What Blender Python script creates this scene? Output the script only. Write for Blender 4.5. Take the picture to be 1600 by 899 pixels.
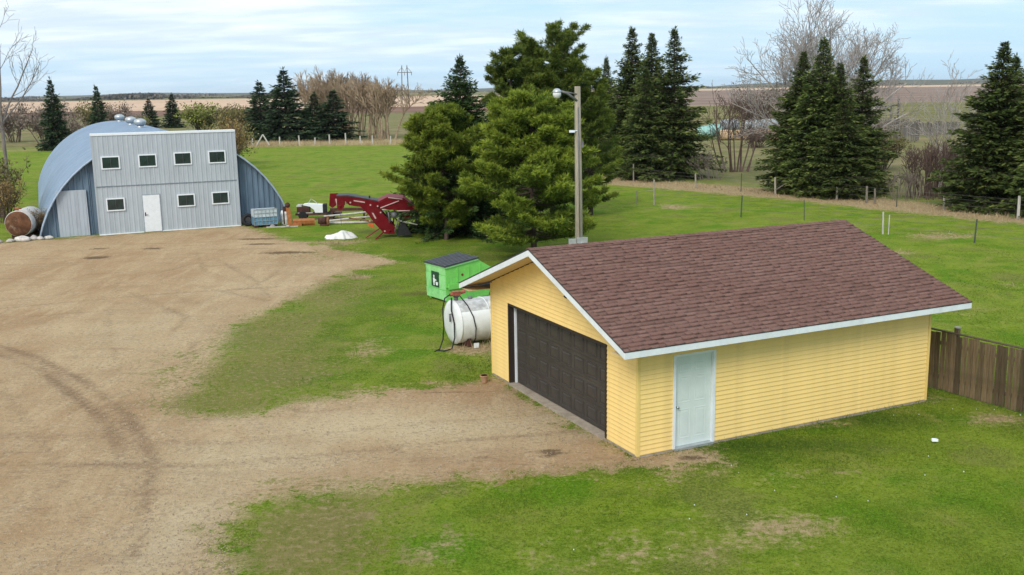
import bpy, math, random
import numpy as np
from mathutils import Matrix, Vector
random.seed(7); RNG = np.random.default_rng(7)
scn = bpy.context.scene
for o in list(bpy.data.objects): bpy.data.objects.remove(o)
COL = scn.collection
PI = math.pi

# ------------------------------------------------------------------ camera
cam_d = bpy.data.cameras.new('camera'); cam = bpy.data.objects.new('camera', cam_d); COL.objects.link(cam)
PITCH, ROLL, CAMH = 0.1931, 0.0164, 7.657
R = Vector((1, 0, 0)); U = Vector((0, math.sin(PITCH), math.cos(PITCH))); F = Vector((0, math.cos(PITCH), -math.sin(PITCH)))
r2 = R*math.cos(ROLL) - U*math.sin(ROLL); u2 = R*math.sin(ROLL) + U*math.cos(ROLL)
M = Matrix((( r2.x, u2.x, -F.x, 0), (r2.y, u2.y, -F.y, 0), (r2.z, u2.z, -F.z, CAMH), (0, 0, 0, 1)))
cam.matrix_world = M
cam_d.sensor_width = 36; cam_d.lens = 1584.7/1600*36; cam_d.clip_start = 0.1; cam_d.clip_end = 30000
scn.camera = cam
scn.render.resolution_x, scn.render.resolution_y = 1024, 575
scn.view_settings.view_transform = 'Standard'; scn.view_settings.look = 'None'
scn.view_settings.exposure = 0.66; scn.view_settings.gamma = 1

# ------------------------------------------------------------------ node helpers
class NT:
    def __init__(s, tree): s.t = tree; s.n = tree.nodes; s.l = tree.links
    def node(s, typ, **kw):
        n = s.n.new(typ)
        for k, v in kw.items():
            if k.startswith('i_'):
                n.inputs[k[2:].replace('_', ' ')].default_value = v
            else: setattr(n, k, v)
        return n
    def link(s, a, b): s.l.new(a, b)
    def setin(s, sock, v):
        if isinstance(v, bpy.types.NodeSocket): s.l.new(v, sock)
        else: sock.default_value = v
    def math(s, op, a, b=0.0, c=None, clamp=False):
        n = s.n.new('ShaderNodeMath'); n.operation = op; n.use_clamp = clamp
        s.setin(n.inputs[0], a); s.setin(n.inputs[1], b)
        if c is not None: s.setin(n.inputs[2], c)
        return n.outputs[0]
    def mix(s, fac, a, b, blend='MIX'):
        n = s.n.new('ShaderNodeMix'); n.data_type = 'RGBA'; n.blend_type = blend; n.clamp_factor = True
        s.setin(n.inputs[0], fac); s.setin(n.inputs[6], a); s.setin(n.inputs[7], b)
        return n.outputs[2]
    def noise(s, vec, scale, detail=3, rough=0.55, dist=0):
        n = s.n.new('ShaderNodeTexNoise'); s.setin(n.inputs['Vector'], vec)
        n.inputs['Scale'].default_value = scale; n.inputs['Detail'].default_value = detail
        n.inputs['Roughness'].default_value = rough; n.inputs['Distortion'].default_value = dist
        return n.outputs[0]
    def ramp(s, v, lo, hi, a=0.0, b=1.0):
        n = s.n.new('ShaderNodeMapRange'); n.interpolation_type = 'SMOOTHSTEP'; n.clamp = True
        s.setin(n.inputs[0], v); n.inputs[1].default_value = lo; n.inputs[2].default_value = hi
        s.setin(n.inputs[3], a); s.setin(n.inputs[4], b)
        return n.outputs[0]
    def scalevec(s, vec, sc):
        n = s.n.new('ShaderNodeMapping'); s.l.new(vec, n.inputs[0]); n.inputs['Scale'].default_value = sc
        return n.outputs[0]
def rgb(c): return (c[0], c[1], c[2], 1.0)
def srgb(r, g, b):
    f = lambda x: (x/255/12.92) if x <= 10 else ((x/255+0.055)/1.055)**2.4
    return (f(r), f(g), f(b), 1.0)

# ------------------------------------------------------------------ world: daylight sky with thin high cloud
SUN_EL, SUN_AZ = 40, 202          # azimuth clockwise from +Y: behind the camera, a little to the left
w = bpy.data.worlds.new('World'); scn.world = w; w.use_nodes = True
n = NT(w.node_tree); n.n.clear()
out = n.node('ShaderNodeOutputWorld'); bg = n.node('ShaderNodeBackground'); n.link(bg.outputs[0], out.inputs[0])
sky = n.node('ShaderNodeTexSky'); sky.sky_type = 'NISHITA'; sky.sun_disc = False
sky.sun_elevation = math.radians(SUN_EL); sky.sun_rotation = math.radians(SUN_AZ)
sky.air_density = 1.0; sky.dust_density = 0.6; sky.ozone_density = 1.5; sky.altitude = 400
tc = n.node('ShaderNodeTexCoord'); sep = n.node('ShaderNodeSeparateXYZ'); n.link(tc.outputs['Generated'], sep.inputs[0])
zc = n.math('MAXIMUM', sep.outputs[2], 0.0)
zd = n.math('ADD', zc, 0.11)
px = n.math('DIVIDE', sep.outputs[0], zd); py = n.math('DIVIDE', sep.outputs[1], zd)
cb = n.node('ShaderNodeCombineXYZ'); n.link(px, cb.inputs[0]); n.link(py, cb.inputs[1])
v1 = n.scalevec(cb.outputs[0], (0.55, 1.15, 1)); v2 = n.scalevec(cb.outputs[0], (1.6, 3.4, 1))
c1 = n.noise(v1, 0.9, 6, 0.6, 0.6); c2 = n.noise(v2, 0.8, 5, 0.6, 0.4)
cl = n.math('ADD', n.math('MULTIPLY', c1, 0.72), n.math('MULTIPLY', c2, 0.28))
cover = n.ramp(n.math('SUBTRACT', cl, n.math('MULTIPLY', sep.outputs[0], 0.22)), 0.28, 0.66)
elev = n.ramp(zc, 0.0, 0.075, 0.42, 1.0)     # clearer air just over the horizon
cover = n.math('MULTIPLY', cover, elev)
cover = n.math('MAXIMUM', cover, n.ramp(zc, 0.25, 0.6, 0.0, 0.9))
shade = n.ramp(n.noise(v1, 2.1, 5, 0.6, 0.3), 0.35, 0.68)
skyb = n.mix(1.0, sky.outputs[0], (0.95, 0.92, 0.92, 1), 'MULTIPLY')
blue = n.mix(n.ramp(zc, 0.0, 0.16, 0.85, 0.60), skyb, (3.1, 4.9, 6.6, 1))
cloudc = n.mix(shade, (4.9, 5.75, 6.5, 1), (6.7, 7.25, 7.6, 1))
colr = n.mix(cover, blue, cloudc)
n.link(colr, bg.inputs[0]); bg.inputs[1].default_value = 0.10

sd = bpy.data.lights.new('sun', 'SUN'); sun = bpy.data.objects.new('sun', sd); COL.objects.link(sun)
sd.energy = 1.5; sd.angle = math.radians(24); sd.color = (1.0, 0.955, 0.88)
az = math.radians(SUN_AZ); el = math.radians(SUN_EL)
sdir = Vector((math.sin(az)*math.cos(el), math.cos(az)*math.cos(el), math.sin(el)))
sun.rotation_euler = sdir.to_track_quat('Z', 'Y').to_euler(); sun.location = (-20, -20, 40)

# ------------------------------------------------------------------ object helpers
def tag(o, label=None, cat=None, group=None, kind=None):
    if label: o['label'] = label
    if cat: o['category'] = cat
    if group: o['group'] = group
    if kind: o['kind'] = kind
    return o
def thing(name, label, cat, loc=(0, 0, 0), rz=0.0, group=None):
    o = bpy.data.objects.new(name, None); COL.objects.link(o); o.empty_display_size = 0.2
    o.location = loc; o.rotation_euler = (0, 0, rz)
    return tag(o, label, cat, group)
def link(name, me, parent=None, loc=None):
    o = bpy.data.objects.new(name, me); COL.objects.link(o); o.parent = parent
    if loc is not None: o.location = loc
    return o
def copy_tree(o, parent=None):
    c = o.copy(); COL.objects.link(c); c.parent = parent
    for ch in o.children: copy_tree(ch, c)
    return c
class MB:
    def __init__(s): s.v = []; s.f = []
    def add(s, vs, fs):
        b = len(s.v); s.v += [tuple(p) for p in vs]; s.f += [tuple(b+i for i in f) for f in fs]; return s
    def box(s, x0, y0, z0, x1, y1, z1, rz=0, c=(0, 0)):
        vs = [(x, y, z) for z in (z0, z1) for (x, y) in ((x0, y0), (x1, y0), (x1, y1), (x0, y1))]
        if rz:
            ca, sa = math.cos(rz), math.sin(rz)
            vs = [(c[0]+(x-c[0])*ca-(y-c[1])*sa, c[1]+(x-c[0])*sa+(y-c[1])*ca, z) for x, y, z in vs]
        return s.add(vs, [(3, 2, 1, 0), (4, 5, 6, 7), (0, 1, 5, 4), (1, 2, 6, 5), (2, 3, 7, 6), (3, 0, 4, 7)])
    def hexa(s, vs): # 8 verts, bottom 4 then top 4
        return s.add(vs, [(3, 2, 1, 0), (4, 5, 6, 7), (0, 1, 5, 4), (1, 2, 6, 5), (2, 3, 7, 6), (3, 0, 4, 7)])
    def prism(s, prof, a0, a1, axis='y'):
        # prof: 2D points; extruded a0..a1 along axis
        n_ = len(prof)
        def P(p, a): return {'x': (a, p[0], p[1]), 'y': (p[0], a, p[1]), 'z': (p[0], p[1], a)}[axis]
        vs = [P(p, a0) for p in prof]+[P(p, a1) for p in prof]
        fs = [tuple(range(n_-1, -1, -1)), tuple(range(n_, 2*n_))]+[(i, (i+1) % n_, n_+(i+1) % n_, n_+i) for i in range(n_)]
        return s.add(vs, fs)
    def tube(s, pts, rad, n_=8, cap=True):
        pts = [Vector(p) for p in pts]; k = len(pts)
        rad = rad if isinstance(rad, (list, tuple)) else [rad]*k
        vs = []; up = None
        for i, p in enumerate(pts):
            d = (pts[min(i+1, k-1)]-pts[max(i-1, 0)]).normalized()
            a = Vector((0, 0, 1)) if abs(d.z) < 0.9 else Vector((1, 0, 0))
            if up is not None: a = up
            x = d.cross(a).normalized(); y = x.cross(d).normalized(); up = y
            for j in range(n_):
                t = 2*PI*j/n_; vs.append(p+(x*math.cos(t)+y*math.sin(t))*rad[i])
        fs = []
        for i in range(k-1):
            for j in range(n_):
                a = i*n_+j; b = i*n_+(j+1) % n_
                fs.append((a, b, b+n_, a+n_))
        if cap: fs += [tuple(range(n_-1, -1, -1)), tuple((k-1)*n_+j for j in range(n_))]
        return s.add(vs, fs)
    def mesh(s, name, mat, smooth=False):
        me = bpy.data.meshes.new(name); me.from_pydata(s.v, [], s.f); me.update()
        if mat: me.materials.append(mat)
        import bmesh
        bm = bmesh.new(); bm.from_mesh(me); bmesh.ops.recalc_face_normals(bm, faces=bm.faces); bm.to_mesh(me); bm.free()
        if smooth: me.polygons.foreach_set('use_smooth', [True]*len(me.polygons))
        return me
    def build(s, name, mat, parent=None, smooth=False, loc=None):
        return link(name, s.mesh(name, mat, smooth), parent, loc)
def np_mesh(name, V, F, mat, attrs=None, smooth=False, fattr=None):
    """V (n,3), F (m,k) int"""
    V = np.asarray(V, np.float32); F = np.asarray(F, np.int32); k = F.shape[1]; m = F.shape[0]
    me = bpy.data.meshes.new(name); me.vertices.add(len(V)); me.vertices.foreach_set('co', V.ravel())
    me.loops.add(m*k); me.loops.foreach_set('vertex_index', F.ravel())
    me.polygons.add(m); me.polygons.foreach_set('loop_start', np.arange(0, m*k, k, dtype=np.int32))
    me.update(calc_edges=True)
    for an, av in (attrs or {}).items():
        a = me.attributes.new(an, 'FLOAT', 'POINT'); a.data.foreach_set('value', np.asarray(av, np.float32))
    for an, av in (fattr or {}).items():
        a = me.attributes.new(an, 'FLOAT', 'FACE'); a.data.foreach_set('value', np.asarray(av, np.float32))
    if smooth: me.polygons.foreach_set('use_smooth', np.ones(m, bool))
    me.materials.append(mat)
    return me

# ------------------------------------------------------------------ materials
MATS = {}
def mat(name, col, rough=0.7, var=0.15, scale=6.0, bump=0.0, metal=0.0, col2=None, stretch=(1, 1, 1), spec=0.35, objvar=0.0, scale2=None, dirt=None, dirtamt=0.0, dirtscale=1.5):
    m = bpy.data.materials.new(name); m.use_nodes = True; t = NT(m.node_tree); p = t.n['Principled BSDF']
    c = t.node('ShaderNodeTexCoord'); v = t.scalevec(c.outputs['Object'], stretch)
    nz = t.noise(v, scale, 5, 0.6)
    f = t.ramp(nz, 0.3, 0.7)
    a = tuple(x*(1-var) for x in col[:3]); b = tuple(min(1, x*(1+var)) for x in col[:3])
    if col2: b = col2[:3]
    cc = t.mix(f, rgb(a), rgb(b))
    if dirt:
        dn = t.noise(t.scalevec(c.outputs['Object'], stretch), dirtscale, 6, 0.7, 0.3)
        cc = t.mix(t.math('MULTIPLY', t.ramp(dn, 0.48, 0.68), dirtamt), cc, rgb(dirt))
    if objvar:
        oi = t.node('ShaderNodeObjectInfo')
        g = t.ramp(oi.outputs['Random'], 0, 1, 1-objvar, 1+objvar)
        mu = t.node('ShaderNodeVectorMath', operation='SCALE'); t.link(cc, mu.inputs[0]); t.link(g, mu.inputs['Scale']); cc = mu.outputs[0]
    t.link(cc, p.inputs['Base Color'])
    p.inputs['Roughness'].default_value = rough; p.inputs['Metallic'].default_value = metal
    p.inputs['Specular IOR Level'].default_value = spec
    if bump:
        bn = t.node('ShaderNodeBump'); bn.inputs['Strength'].default_value = bump; bn.inputs['Distance'].default_value = 0.02
        t.link(t.noise(v, scale2 or scale*5, 4, 0.6), bn.inputs['Height']); t.link(bn.outputs[0], p.inputs['Normal'])
    MATS[name] = m
    return m
def leafmat(name, c_dark, c_mid, c_light, rough=0.75, trans=0.0):
    m = bpy.data.materials.new(name); m.use_nodes = True; t = NT(m.node_tree); p = t.n['Principled BSDF']
    at = t.node('ShaderNodeAttribute'); at.attribute_name = 'tint'
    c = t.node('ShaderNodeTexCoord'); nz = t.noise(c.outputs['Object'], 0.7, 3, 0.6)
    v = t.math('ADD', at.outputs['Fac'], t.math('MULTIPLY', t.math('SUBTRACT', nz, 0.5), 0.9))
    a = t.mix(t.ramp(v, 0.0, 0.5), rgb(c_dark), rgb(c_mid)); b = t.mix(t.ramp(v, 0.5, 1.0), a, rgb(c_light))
    oi = t.node('ShaderNodeObjectInfo'); g = t.ramp(oi.outputs['Random'], 0, 1, 0.85, 1.15)
    mu = t.node('ShaderNodeVectorMath', operation='SCALE'); t.link(b, mu.inputs[0]); t.link(g, mu.inputs['Scale'])
    t.link(mu.outputs[0], p.inputs['Base Color']); p.inputs['Roughness'].default_value = rough; p.inputs['Specular IOR Level'].default_value = 0.2
    MATS[name] = m
    return m
yellow = mat('yellow_siding', (0.91, 0.645, 0.235), 0.5, 0.03, 3, 0.05, dirt=(0.62, 0.43, 0.17), dirtamt=0.25, dirtscale=2.2)
yellow_trim = mat('yellow_trim', (0.84, 0.60, 0.20), 0.5, 0.03)
soffit_m = mat('soffit', (0.66, 0.50, 0.29), 0.6, 0.05)
white_m = mat('white_paint', (0.74, 0.78, 0.80), 0.5, 0.05, 4, 0.05, dirt=(0.5, 0.52, 0.5), dirtamt=0.3)
door_white = mat('door_paint', (0.62, 0.69, 0.65), 0.45, 0.04, 3)
brown_door = mat('brown_door', (0.050, 0.042, 0.036), 0.5, 0.12, 5, 0.1, dirt=(0.085, 0.073, 0.062), dirtamt=0.4)
brown_dark = mat('brown_trim', (0.030, 0.020, 0.016), 0.6, 0.1)
concrete = mat('concrete', (0.36, 0.30, 0.235), 0.9, 0.15, 6, 0.3, dirt=(0.2, 0.16, 0.12), dirtamt=0.6)
black_edge = mat('drip_edge', (0.03, 0.035, 0.045), 0.5, 0.1)
metal_m = mat('galvanised', (0.50, 0.53, 0.55), 0.4, 0.1, 8, 0.05, 0.6)
pole_wood = mat('pole_wood', (0.33, 0.29, 0.215), 0.85, 0.25, 3, 0.5, stretch=(8, 8, 0.6), dirt=(0.2, 0.165, 0.12), dirtamt=0.7)
fence_wood = mat('fence_wood', (0.125, 0.085, 0.045), 0.85, 0.3, 3, 0.5, stretch=(9, 9, 0.8), objvar=0.38, dirt=(0.165, 0.15, 0.12), dirtamt=0.6, dirtscale=0.9)
post_wood = mat('post_wood', (0.27, 0.235, 0.19), 0.9, 0.3, 3, 0.4, stretch=(6, 6, 1), objvar=0.35)
pale_post = mat('pale_post', (0.50, 0.47, 0.42), 0.9, 0.2, 3, 0.3, stretch=(6, 6, 1))
steel_post = mat('steel_post', (0.07, 0.08, 0.065), 0.7, 0.2)
wire_m = mat('wire', (0.18, 0.17, 0.15), 0.6, 0.2, metal=0.5)
facade_m = mat('facade_steel', (0.44, 0.48, 0.515), 0.42, 0.04, 2, 0.03, spec=0.4, dirt=(0.34, 0.38, 0.41), dirtamt=0.45, stretch=(1.5, 1.5, 0.5), objvar=0.03)
endwall_m = mat('endwall_steel', (0.135, 0.195, 0.26), 0.5, 0.15, 2, 0.03, stretch=(2, 2, 0.4), dirt=(0.19, 0.25, 0.31), dirtamt=0.5)
archroof_m = mat('arch_roof_steel', (0.20, 0.275, 0.375), 0.48, 0.10, 0.8, 0.0, spec=0.4, stretch=(1, 1, 1), dirt=(0.24, 0.30, 0.38), dirtamt=0.5, dirtscale=0.5)
cap_white = mat('cap_flashing', (0.80, 0.83, 0.85), 0.4, 0.04)
leaf_steel = mat('slab_door_steel', (0.44, 0.485, 0.535), 0.5, 0.06, 2, 0.03, stretch=(2, 2, 0.3), dirt=(0.34, 0.36, 0.40), dirtamt=0.5)
glass_m = mat('window_glass', (0.018, 0.035, 0.035), 0.08, 0.5, 1.2, spec=0.6)
green_m = mat('green_paint', (0.20, 0.60, 0.12), 0.5, 0.08, 3, 0.1, dirt=(0.12, 0.40, 0.12), dirtamt=0.5)
green_pale = mat('faded_green_paint', (0.30, 0.68, 0.26), 0.55, 0.08, 4, 0.1, dirt=(0.14, 0.45, 0.15), dirtamt=0.6)
lid_m = mat('lid_plastic', (0.045, 0.047, 0.055), 0.55, 0.15, 5, 0.1)
sign_green = mat('sign_green', (0.012, 0.06, 0.03), 0.4, 0.1)
sign_white = mat('sign_white', (0.75, 0.8, 0.77), 0.5, 0.05)
tank_white = mat('tank_white', (0.74, 0.75, 0.74), 0.45, 0.06, 3, 0.05, dirt=(0.50, 0.49, 0.46), dirtamt=0.5, dirtscale=1.6)
tank_top = mat('tank_weathered', (0.42, 0.42, 0.41), 0.7, 0.25, 6, 0.15, dirt=(0.66, 0.66, 0.65), dirtamt=0.7, dirtscale=3)
rust_m = mat('rust', (0.20, 0.075, 0.03), 0.85, 0.4, 5, 0.4, col2=(0.33, 0.15, 0.06))
rust_dark = mat('dark_rust', (0.075, 0.03, 0.022), 0.8, 0.4, 5, 0.3)
red_rust = mat('pump_red', (0.33, 0.10, 0.06), 0.6, 0.3, 12)
black_m = mat('black_rubber', (0.018, 0.018, 0.02), 0.75, 0.2, 8, 0.2)
red_m = mat('machine_red', (0.145, 0.004, 0.008), 0.5, 0.2, 3, 0.1, spec=0.15, dirt=(0.13, 0.02, 0.02), dirtamt=0.6)
red_bright = mat('bucket_red', (0.20, 0.008, 0.014), 0.5, 0.15, 3, 0.1, spec=0.15, dirt=(0.17, 0.03, 0.03), dirtamt=0.5)
pink_edge = mat('worn_edge', (0.55, 0.38, 0.36), 0.6, 0.1)
orange_m = mat('orange_paint', (0.38, 0.14, 0.04), 0.6, 0.2, 5, 0.1, dirt=(0.24, 0.09, 0.04), dirtamt=0.6, dirtscale=4)
grey_m = mat('grey_steel', (0.16, 0.16, 0.165), 0.6, 0.2, 5, 0.1, 0.3)
pipe_pale = mat('pale_pipe', (0.48, 0.46, 0.42), 0.7, 0.2, 4)
tarp_m = mat('white_tarp', (0.78, 0.77, 0.74), 0.75, 0.05, 4, 0.2)
ibc_m = mat('tote_plastic', (0.52, 0.58, 0.62), 0.5, 0.15, 3)
ibc_blue = mat('tote_liquid_blue', (0.12, 0.25, 0.36), 0.4, 0.2, 4)
stone_m = mat('stone', (0.46, 0.42, 0.38), 0.9, 0.3, 6, 0.4, objvar=0.3)
clay_m = mat('clay_pot', (0.40, 0.24, 0.14), 0.85, 0.15, 8)
corral_m = mat('corral_wood', (0.145, 0.13, 0.115), 0.95, 0.3, 2, 0.2, stretch=(4, 4, 1), objvar=0.3)
bale_tan = mat('hay', (0.47, 0.33, 0.20), 0.95, 0.25, 4, 0.5, objvar=0.15)
wrap_grey = mat('bale_wrap_grey', (0.34, 0.37, 0.38), 0.5, 0.2, 2, 0.3, objvar=0.15)
wrap_teal = mat('bale_wrap_teal', (0.25, 0.45, 0.40), 0.5, 0.2, 2, 0.3)
bark_m = mat('bark', (0.085, 0.06, 0.045), 0.95, 0.3, 5, 0.5, stretch=(4, 4, 1))
bark_grey = mat('bark_grey', (0.20, 0.165, 0.14), 0.95, 0.25, 2, 0.2)
bark_pale = mat('bark_pale', (0.40, 0.355, 0.325), 0.9, 0.2, 2, 0.2)
bark_willow = mat('bark_willow', (0.35, 0.255, 0.165), 0.9, 0.25, 2, 0.1, objvar=0.2)
bark_brown = mat('bark_brown', (0.13, 0.085, 0.07), 0.95, 0.25, 2, 0.1)
spruce_m = leafmat('spruce_needles', (0.026, 0.040, 0.011), (0.078, 0.110, 0.024), (0.20, 0.225, 0.060))
spruce_blue = leafmat('far_spruce_needles', (0.018, 0.034, 0.016), (0.042, 0.072, 0.030), (0.09, 0.125, 0.052))
pine_m = leafmat('pine_needles', (0.030, 0.050, 0.009), (0.088, 0.134, 0.013), (0.22, 0.27, 0.028))
pine_dark = leafmat('dark_pine_needles', (0.028, 0.045, 0.010), (0.072, 0.108, 0.016), (0.16, 0.20, 0.028))
bud_m = leafmat('fresh_leaves', (0.12, 0.13, 0.03), (0.22, 0.26, 0.05), (0.33, 0.36, 0.08))
rustleaf_m = leafmat('rusty_buds', (0.12, 0.08, 0.03), (0.22, 0.14, 0.05), (0.30, 0.22, 0.08))
twigleaf_m = leafmat('grey_twigs', (0.11, 0.085, 0.07), (0.18, 0.14, 0.11), (0.25, 0.20, 0.16))
def grassmat(name, a, b, c):
    return leafmat(name, a, b, c, 0.8)
GR_D, GR_M, GR_L = (0.055, 0.100, 0.006), (0.140, 0.205, 0.012), (0.245, 0.32, 0.04)
lawn_m = grassmat('lawn_blades', (0.035, 0.075, 0.005), GR_M, (0.29, 0.33, 0.06))
dry_m = grassmat('dry_grass', (0.26, 0.19, 0.10), (0.42, 0.31, 0.18), (0.56, 0.45, 0.28))

# shingle material: tint by face attribute, so single and joined shingles look alike
def shingle_mat():
    m = bpy.data.materials.new('asphalt_shingle'); m.use_nodes = True; t = NT(m.node_tree); p = t.n['Principled BSDF']
    at = t.node('ShaderNodeAttribute'); at.attribute_name = 'tint'
    oi = t.node('ShaderNodeObjectInfo')
    v = at.outputs['Fac']
    a = t.mix(t.ramp(v, 0, 0.5), (0.160, 0.086, 0.066, 1), (0.190, 0.103, 0.081, 1)); b = t.mix(t.ramp(v, 0.5, 1), a, (0.225, 0.127, 0.100, 1))
    ge = t.node('ShaderNodeNewGeometry')
    nz = t.noise(ge.outputs['Position'], 30, 4, 0.7); nl = t.noise(ge.outputs['Position'], 0.6, 3, 0.6)
    b = t.mix(t.ramp(v, -0.6, -0.4, 1.0, 0.0), b, (0.055, 0.028, 0.022, 1))
    b = t.mix(t.ramp(nz, 0.35, 0.7, 0, 0.4), b, (0.06, 0.033, 0.03, 1))
    b = t.mix(t.ramp(nl, 0.35, 0.7, 0, 0.10), b, (0.27, 0.18, 0.15, 1))
    t.link(b, p.inputs['Base Color']); p.inputs['Roughness'].default_value = 0.9; p.inputs['Specular IOR Level'].default_value = 0.2
    bn = t.node('ShaderNodeBump'); bn.inputs['Strength'].default_value = 0.4; bn.inputs['Distance'].default_value = 0.01
    t.link(t.noise(ge.outputs['Position'], 120, 2, 0.6), bn.inputs['Height']); t.link(bn.outputs[0], p.inputs['Normal'])
    return m
shingle_m = shingle_mat()

# ------------------------------------------------------------------ ground
YARD = [(-15.4, 58.9), (-12.2, 53.6), (-9.7, 50.9), (-7.4, 48.6), (-5.2, 45.6), (-7.0, 43.6), (-7.7, 39.7), (-8.6, 36.2), (-9.2, 33.6),
        (-8.9, 30.2), (-8.3, 27.0), (-8.1, 24.1), (-6.6, 23.5), (-5.4, 24.6), (-4.0, 25.2), (-2.6, 25.6), (-0.4, 26.3), (2.6, 20.4), (4.0, 20.6), (4.3, 20.1), (3.2, 19.5),
        (1.9, 19.6), (0.2, 19.5), (-1.3, 19.2), (-2.5, 18.8), (-3.6, 18.6), (-4.6, 18.4), (-5.2, 18.1), (-5.2, 17.0), (-4.8, 15.9), (-4.5, 15.2),
        (-4.0, 8.0), (-75, 8.0), (-75, 49), (-40, 52), (-27.5, 54), (-25.9, 55.0), (-23, 56.2), (-16, 59.4)]
TRACKS = [[(-20, 33.2), (-16.1, 31.0), (-14.2, 29.4), (-11.8, 26.9), (-9.4, 23.7), (-7.7, 20.6), (-6.5, 16)], [(-19, 31.8), (-15.5, 29.8), (-13.7, 28.3), (-11.8, 25.9), (-9.7, 23.2), (-7.9, 19.8)],
          [(-18, 29.5), (-13.7, 26.1), (-12.0, 23.8), (-9.9, 20.7), (-9.0, 19.2)], [(-18.0, 34.8), (-16.1, 35.7), (-13.0, 36.5), (-9.6, 35.2), (-6.9, 32.1)],
          [(-24, 39), (-20.7, 40.2), (-17.5, 42.0), (-13.1, 40.9), (-9.2, 37.4)], [(-14.5, 48.4), (-10.6, 41.4), (-9.3, 38.0)],
          [(-12.6, 49.5), (-11.0, 48.1), (-10.2, 44.9), (-10.3, 41.4), (-11.5, 37.5)], [(-17.0, 43.4), (-14.1, 34.5), (-11.8, 29.2)], [(-25, 36.5), (-19.7, 38.2), (-17.7, 39.3), (-16.1, 41.9), (-14.2, 47.4)],
          [(-25, 42.5), (-20, 43.2), (-14, 45.4), (-11, 46.5)], [(-12, 22.2), (-6.5, 21.6), (-2, 22.8), (1, 23.4)], [(-12, 20.6), (-6.5, 20.2), (-2, 21.3), (2, 22.2)],
          [(-24, 31), (-18, 27.5), (-14.5, 24.2), (-12.2, 20.5), (-11.2, 16)], [(-22, 26.5), (-17, 23.6), (-13.8, 20.4), (-12.4, 17)], [(-25, 46.5), (-18, 47.2), (-13.5, 50.8)], [(-24, 48.2), (-18.5, 49.0), (-14.5, 53)], [(-16.5, 52), (-13.5, 44), (-9.7, 39.5)], [(-14.2, 40), (-9.9, 34.8), (-9.5, 30)], [(-15.6, 40), (-11.4, 34.8), (-10.8, 29)], [(-10, 31), (-9.0, 26), (-5, 23.8), (1, 24.6)],
          [(-26, 34.4), (-20, 36.2), (-14.5, 38.8), (-9.5, 40.2)]]
def seg_dist(X, Y, a, b):
    ax, ay = a; bx, by = b; dx, dy = bx-ax, by-ay; L = dx*dx+dy*dy+1e-9
    t = np.clip(((X-ax)*dx+(Y-ay)*dy)/L, 0, 1)
    return np.hypot(X-ax-t*dx, Y-ay-t*dy)
def sdf_poly(X, Y, P):
    d = np.full(X.shape, 1e9); ins = np.zeros(X.shape, bool)
    for i in range(len(P)):
        a, b = P[i], P[(i+1) % len(P)]
        d = np.minimum(d, seg_dist(X, Y, a, b))
        c = ((a[1] > Y) != (b[1] > Y))
        xx = (b[0]-a[0])*(Y-a[1])/((b[1]-a[1])+1e-12)+a[0]
        ins ^= c & (X < xx)
    return np.where(ins, d, -d)
def vnoise(X, Y, s, seed=0):
    X = np.asarray(X, float); Y = np.asarray(Y, float); out = np.zeros(X.shape)
    r = np.random.default_rng(seed+1000)
    for k, am in enumerate((0.6, 0.3, 0.18)):
        tab = r.uniform(-1, 1, (64, 64)); f = s*0.42*2.07**k; a = 0.6+k; u = (X*math.cos(a)-Y*math.sin(a))*f+31.7; v = (X*math.sin(a)+Y*math.cos(a))*f+17.3
        iu = np.floor(u).astype(int); iv = np.floor(v).astype(int); fu = u-iu; fv = v-iv; fu = fu*fu*(3-2*fu); fv = fv*fv*(3-2*fv)
        g = lambda i, j: tab[i % 64, j % 64]
        out += am*((g(iu, iv)*(1-fu)+g(iu+1, iv)*fu)*(1-fv)+(g(iu, iv+1)*(1-fu)+g(iu+1, iv+1)*fu)*fv)
    return out*1.2
def blobs(X, Y, L):
    o = np.zeros(X.shape)
    for (x, y, r, a) in L:
        ry = r if not isinstance(r, tuple) else r[1]; rx = r if not isinstance(r, tuple) else r[0]
        o = np.maximum(o, a*np.exp(-(((X-x)/rx)**2+((Y-y)/ry)**2)))
    return o
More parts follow.
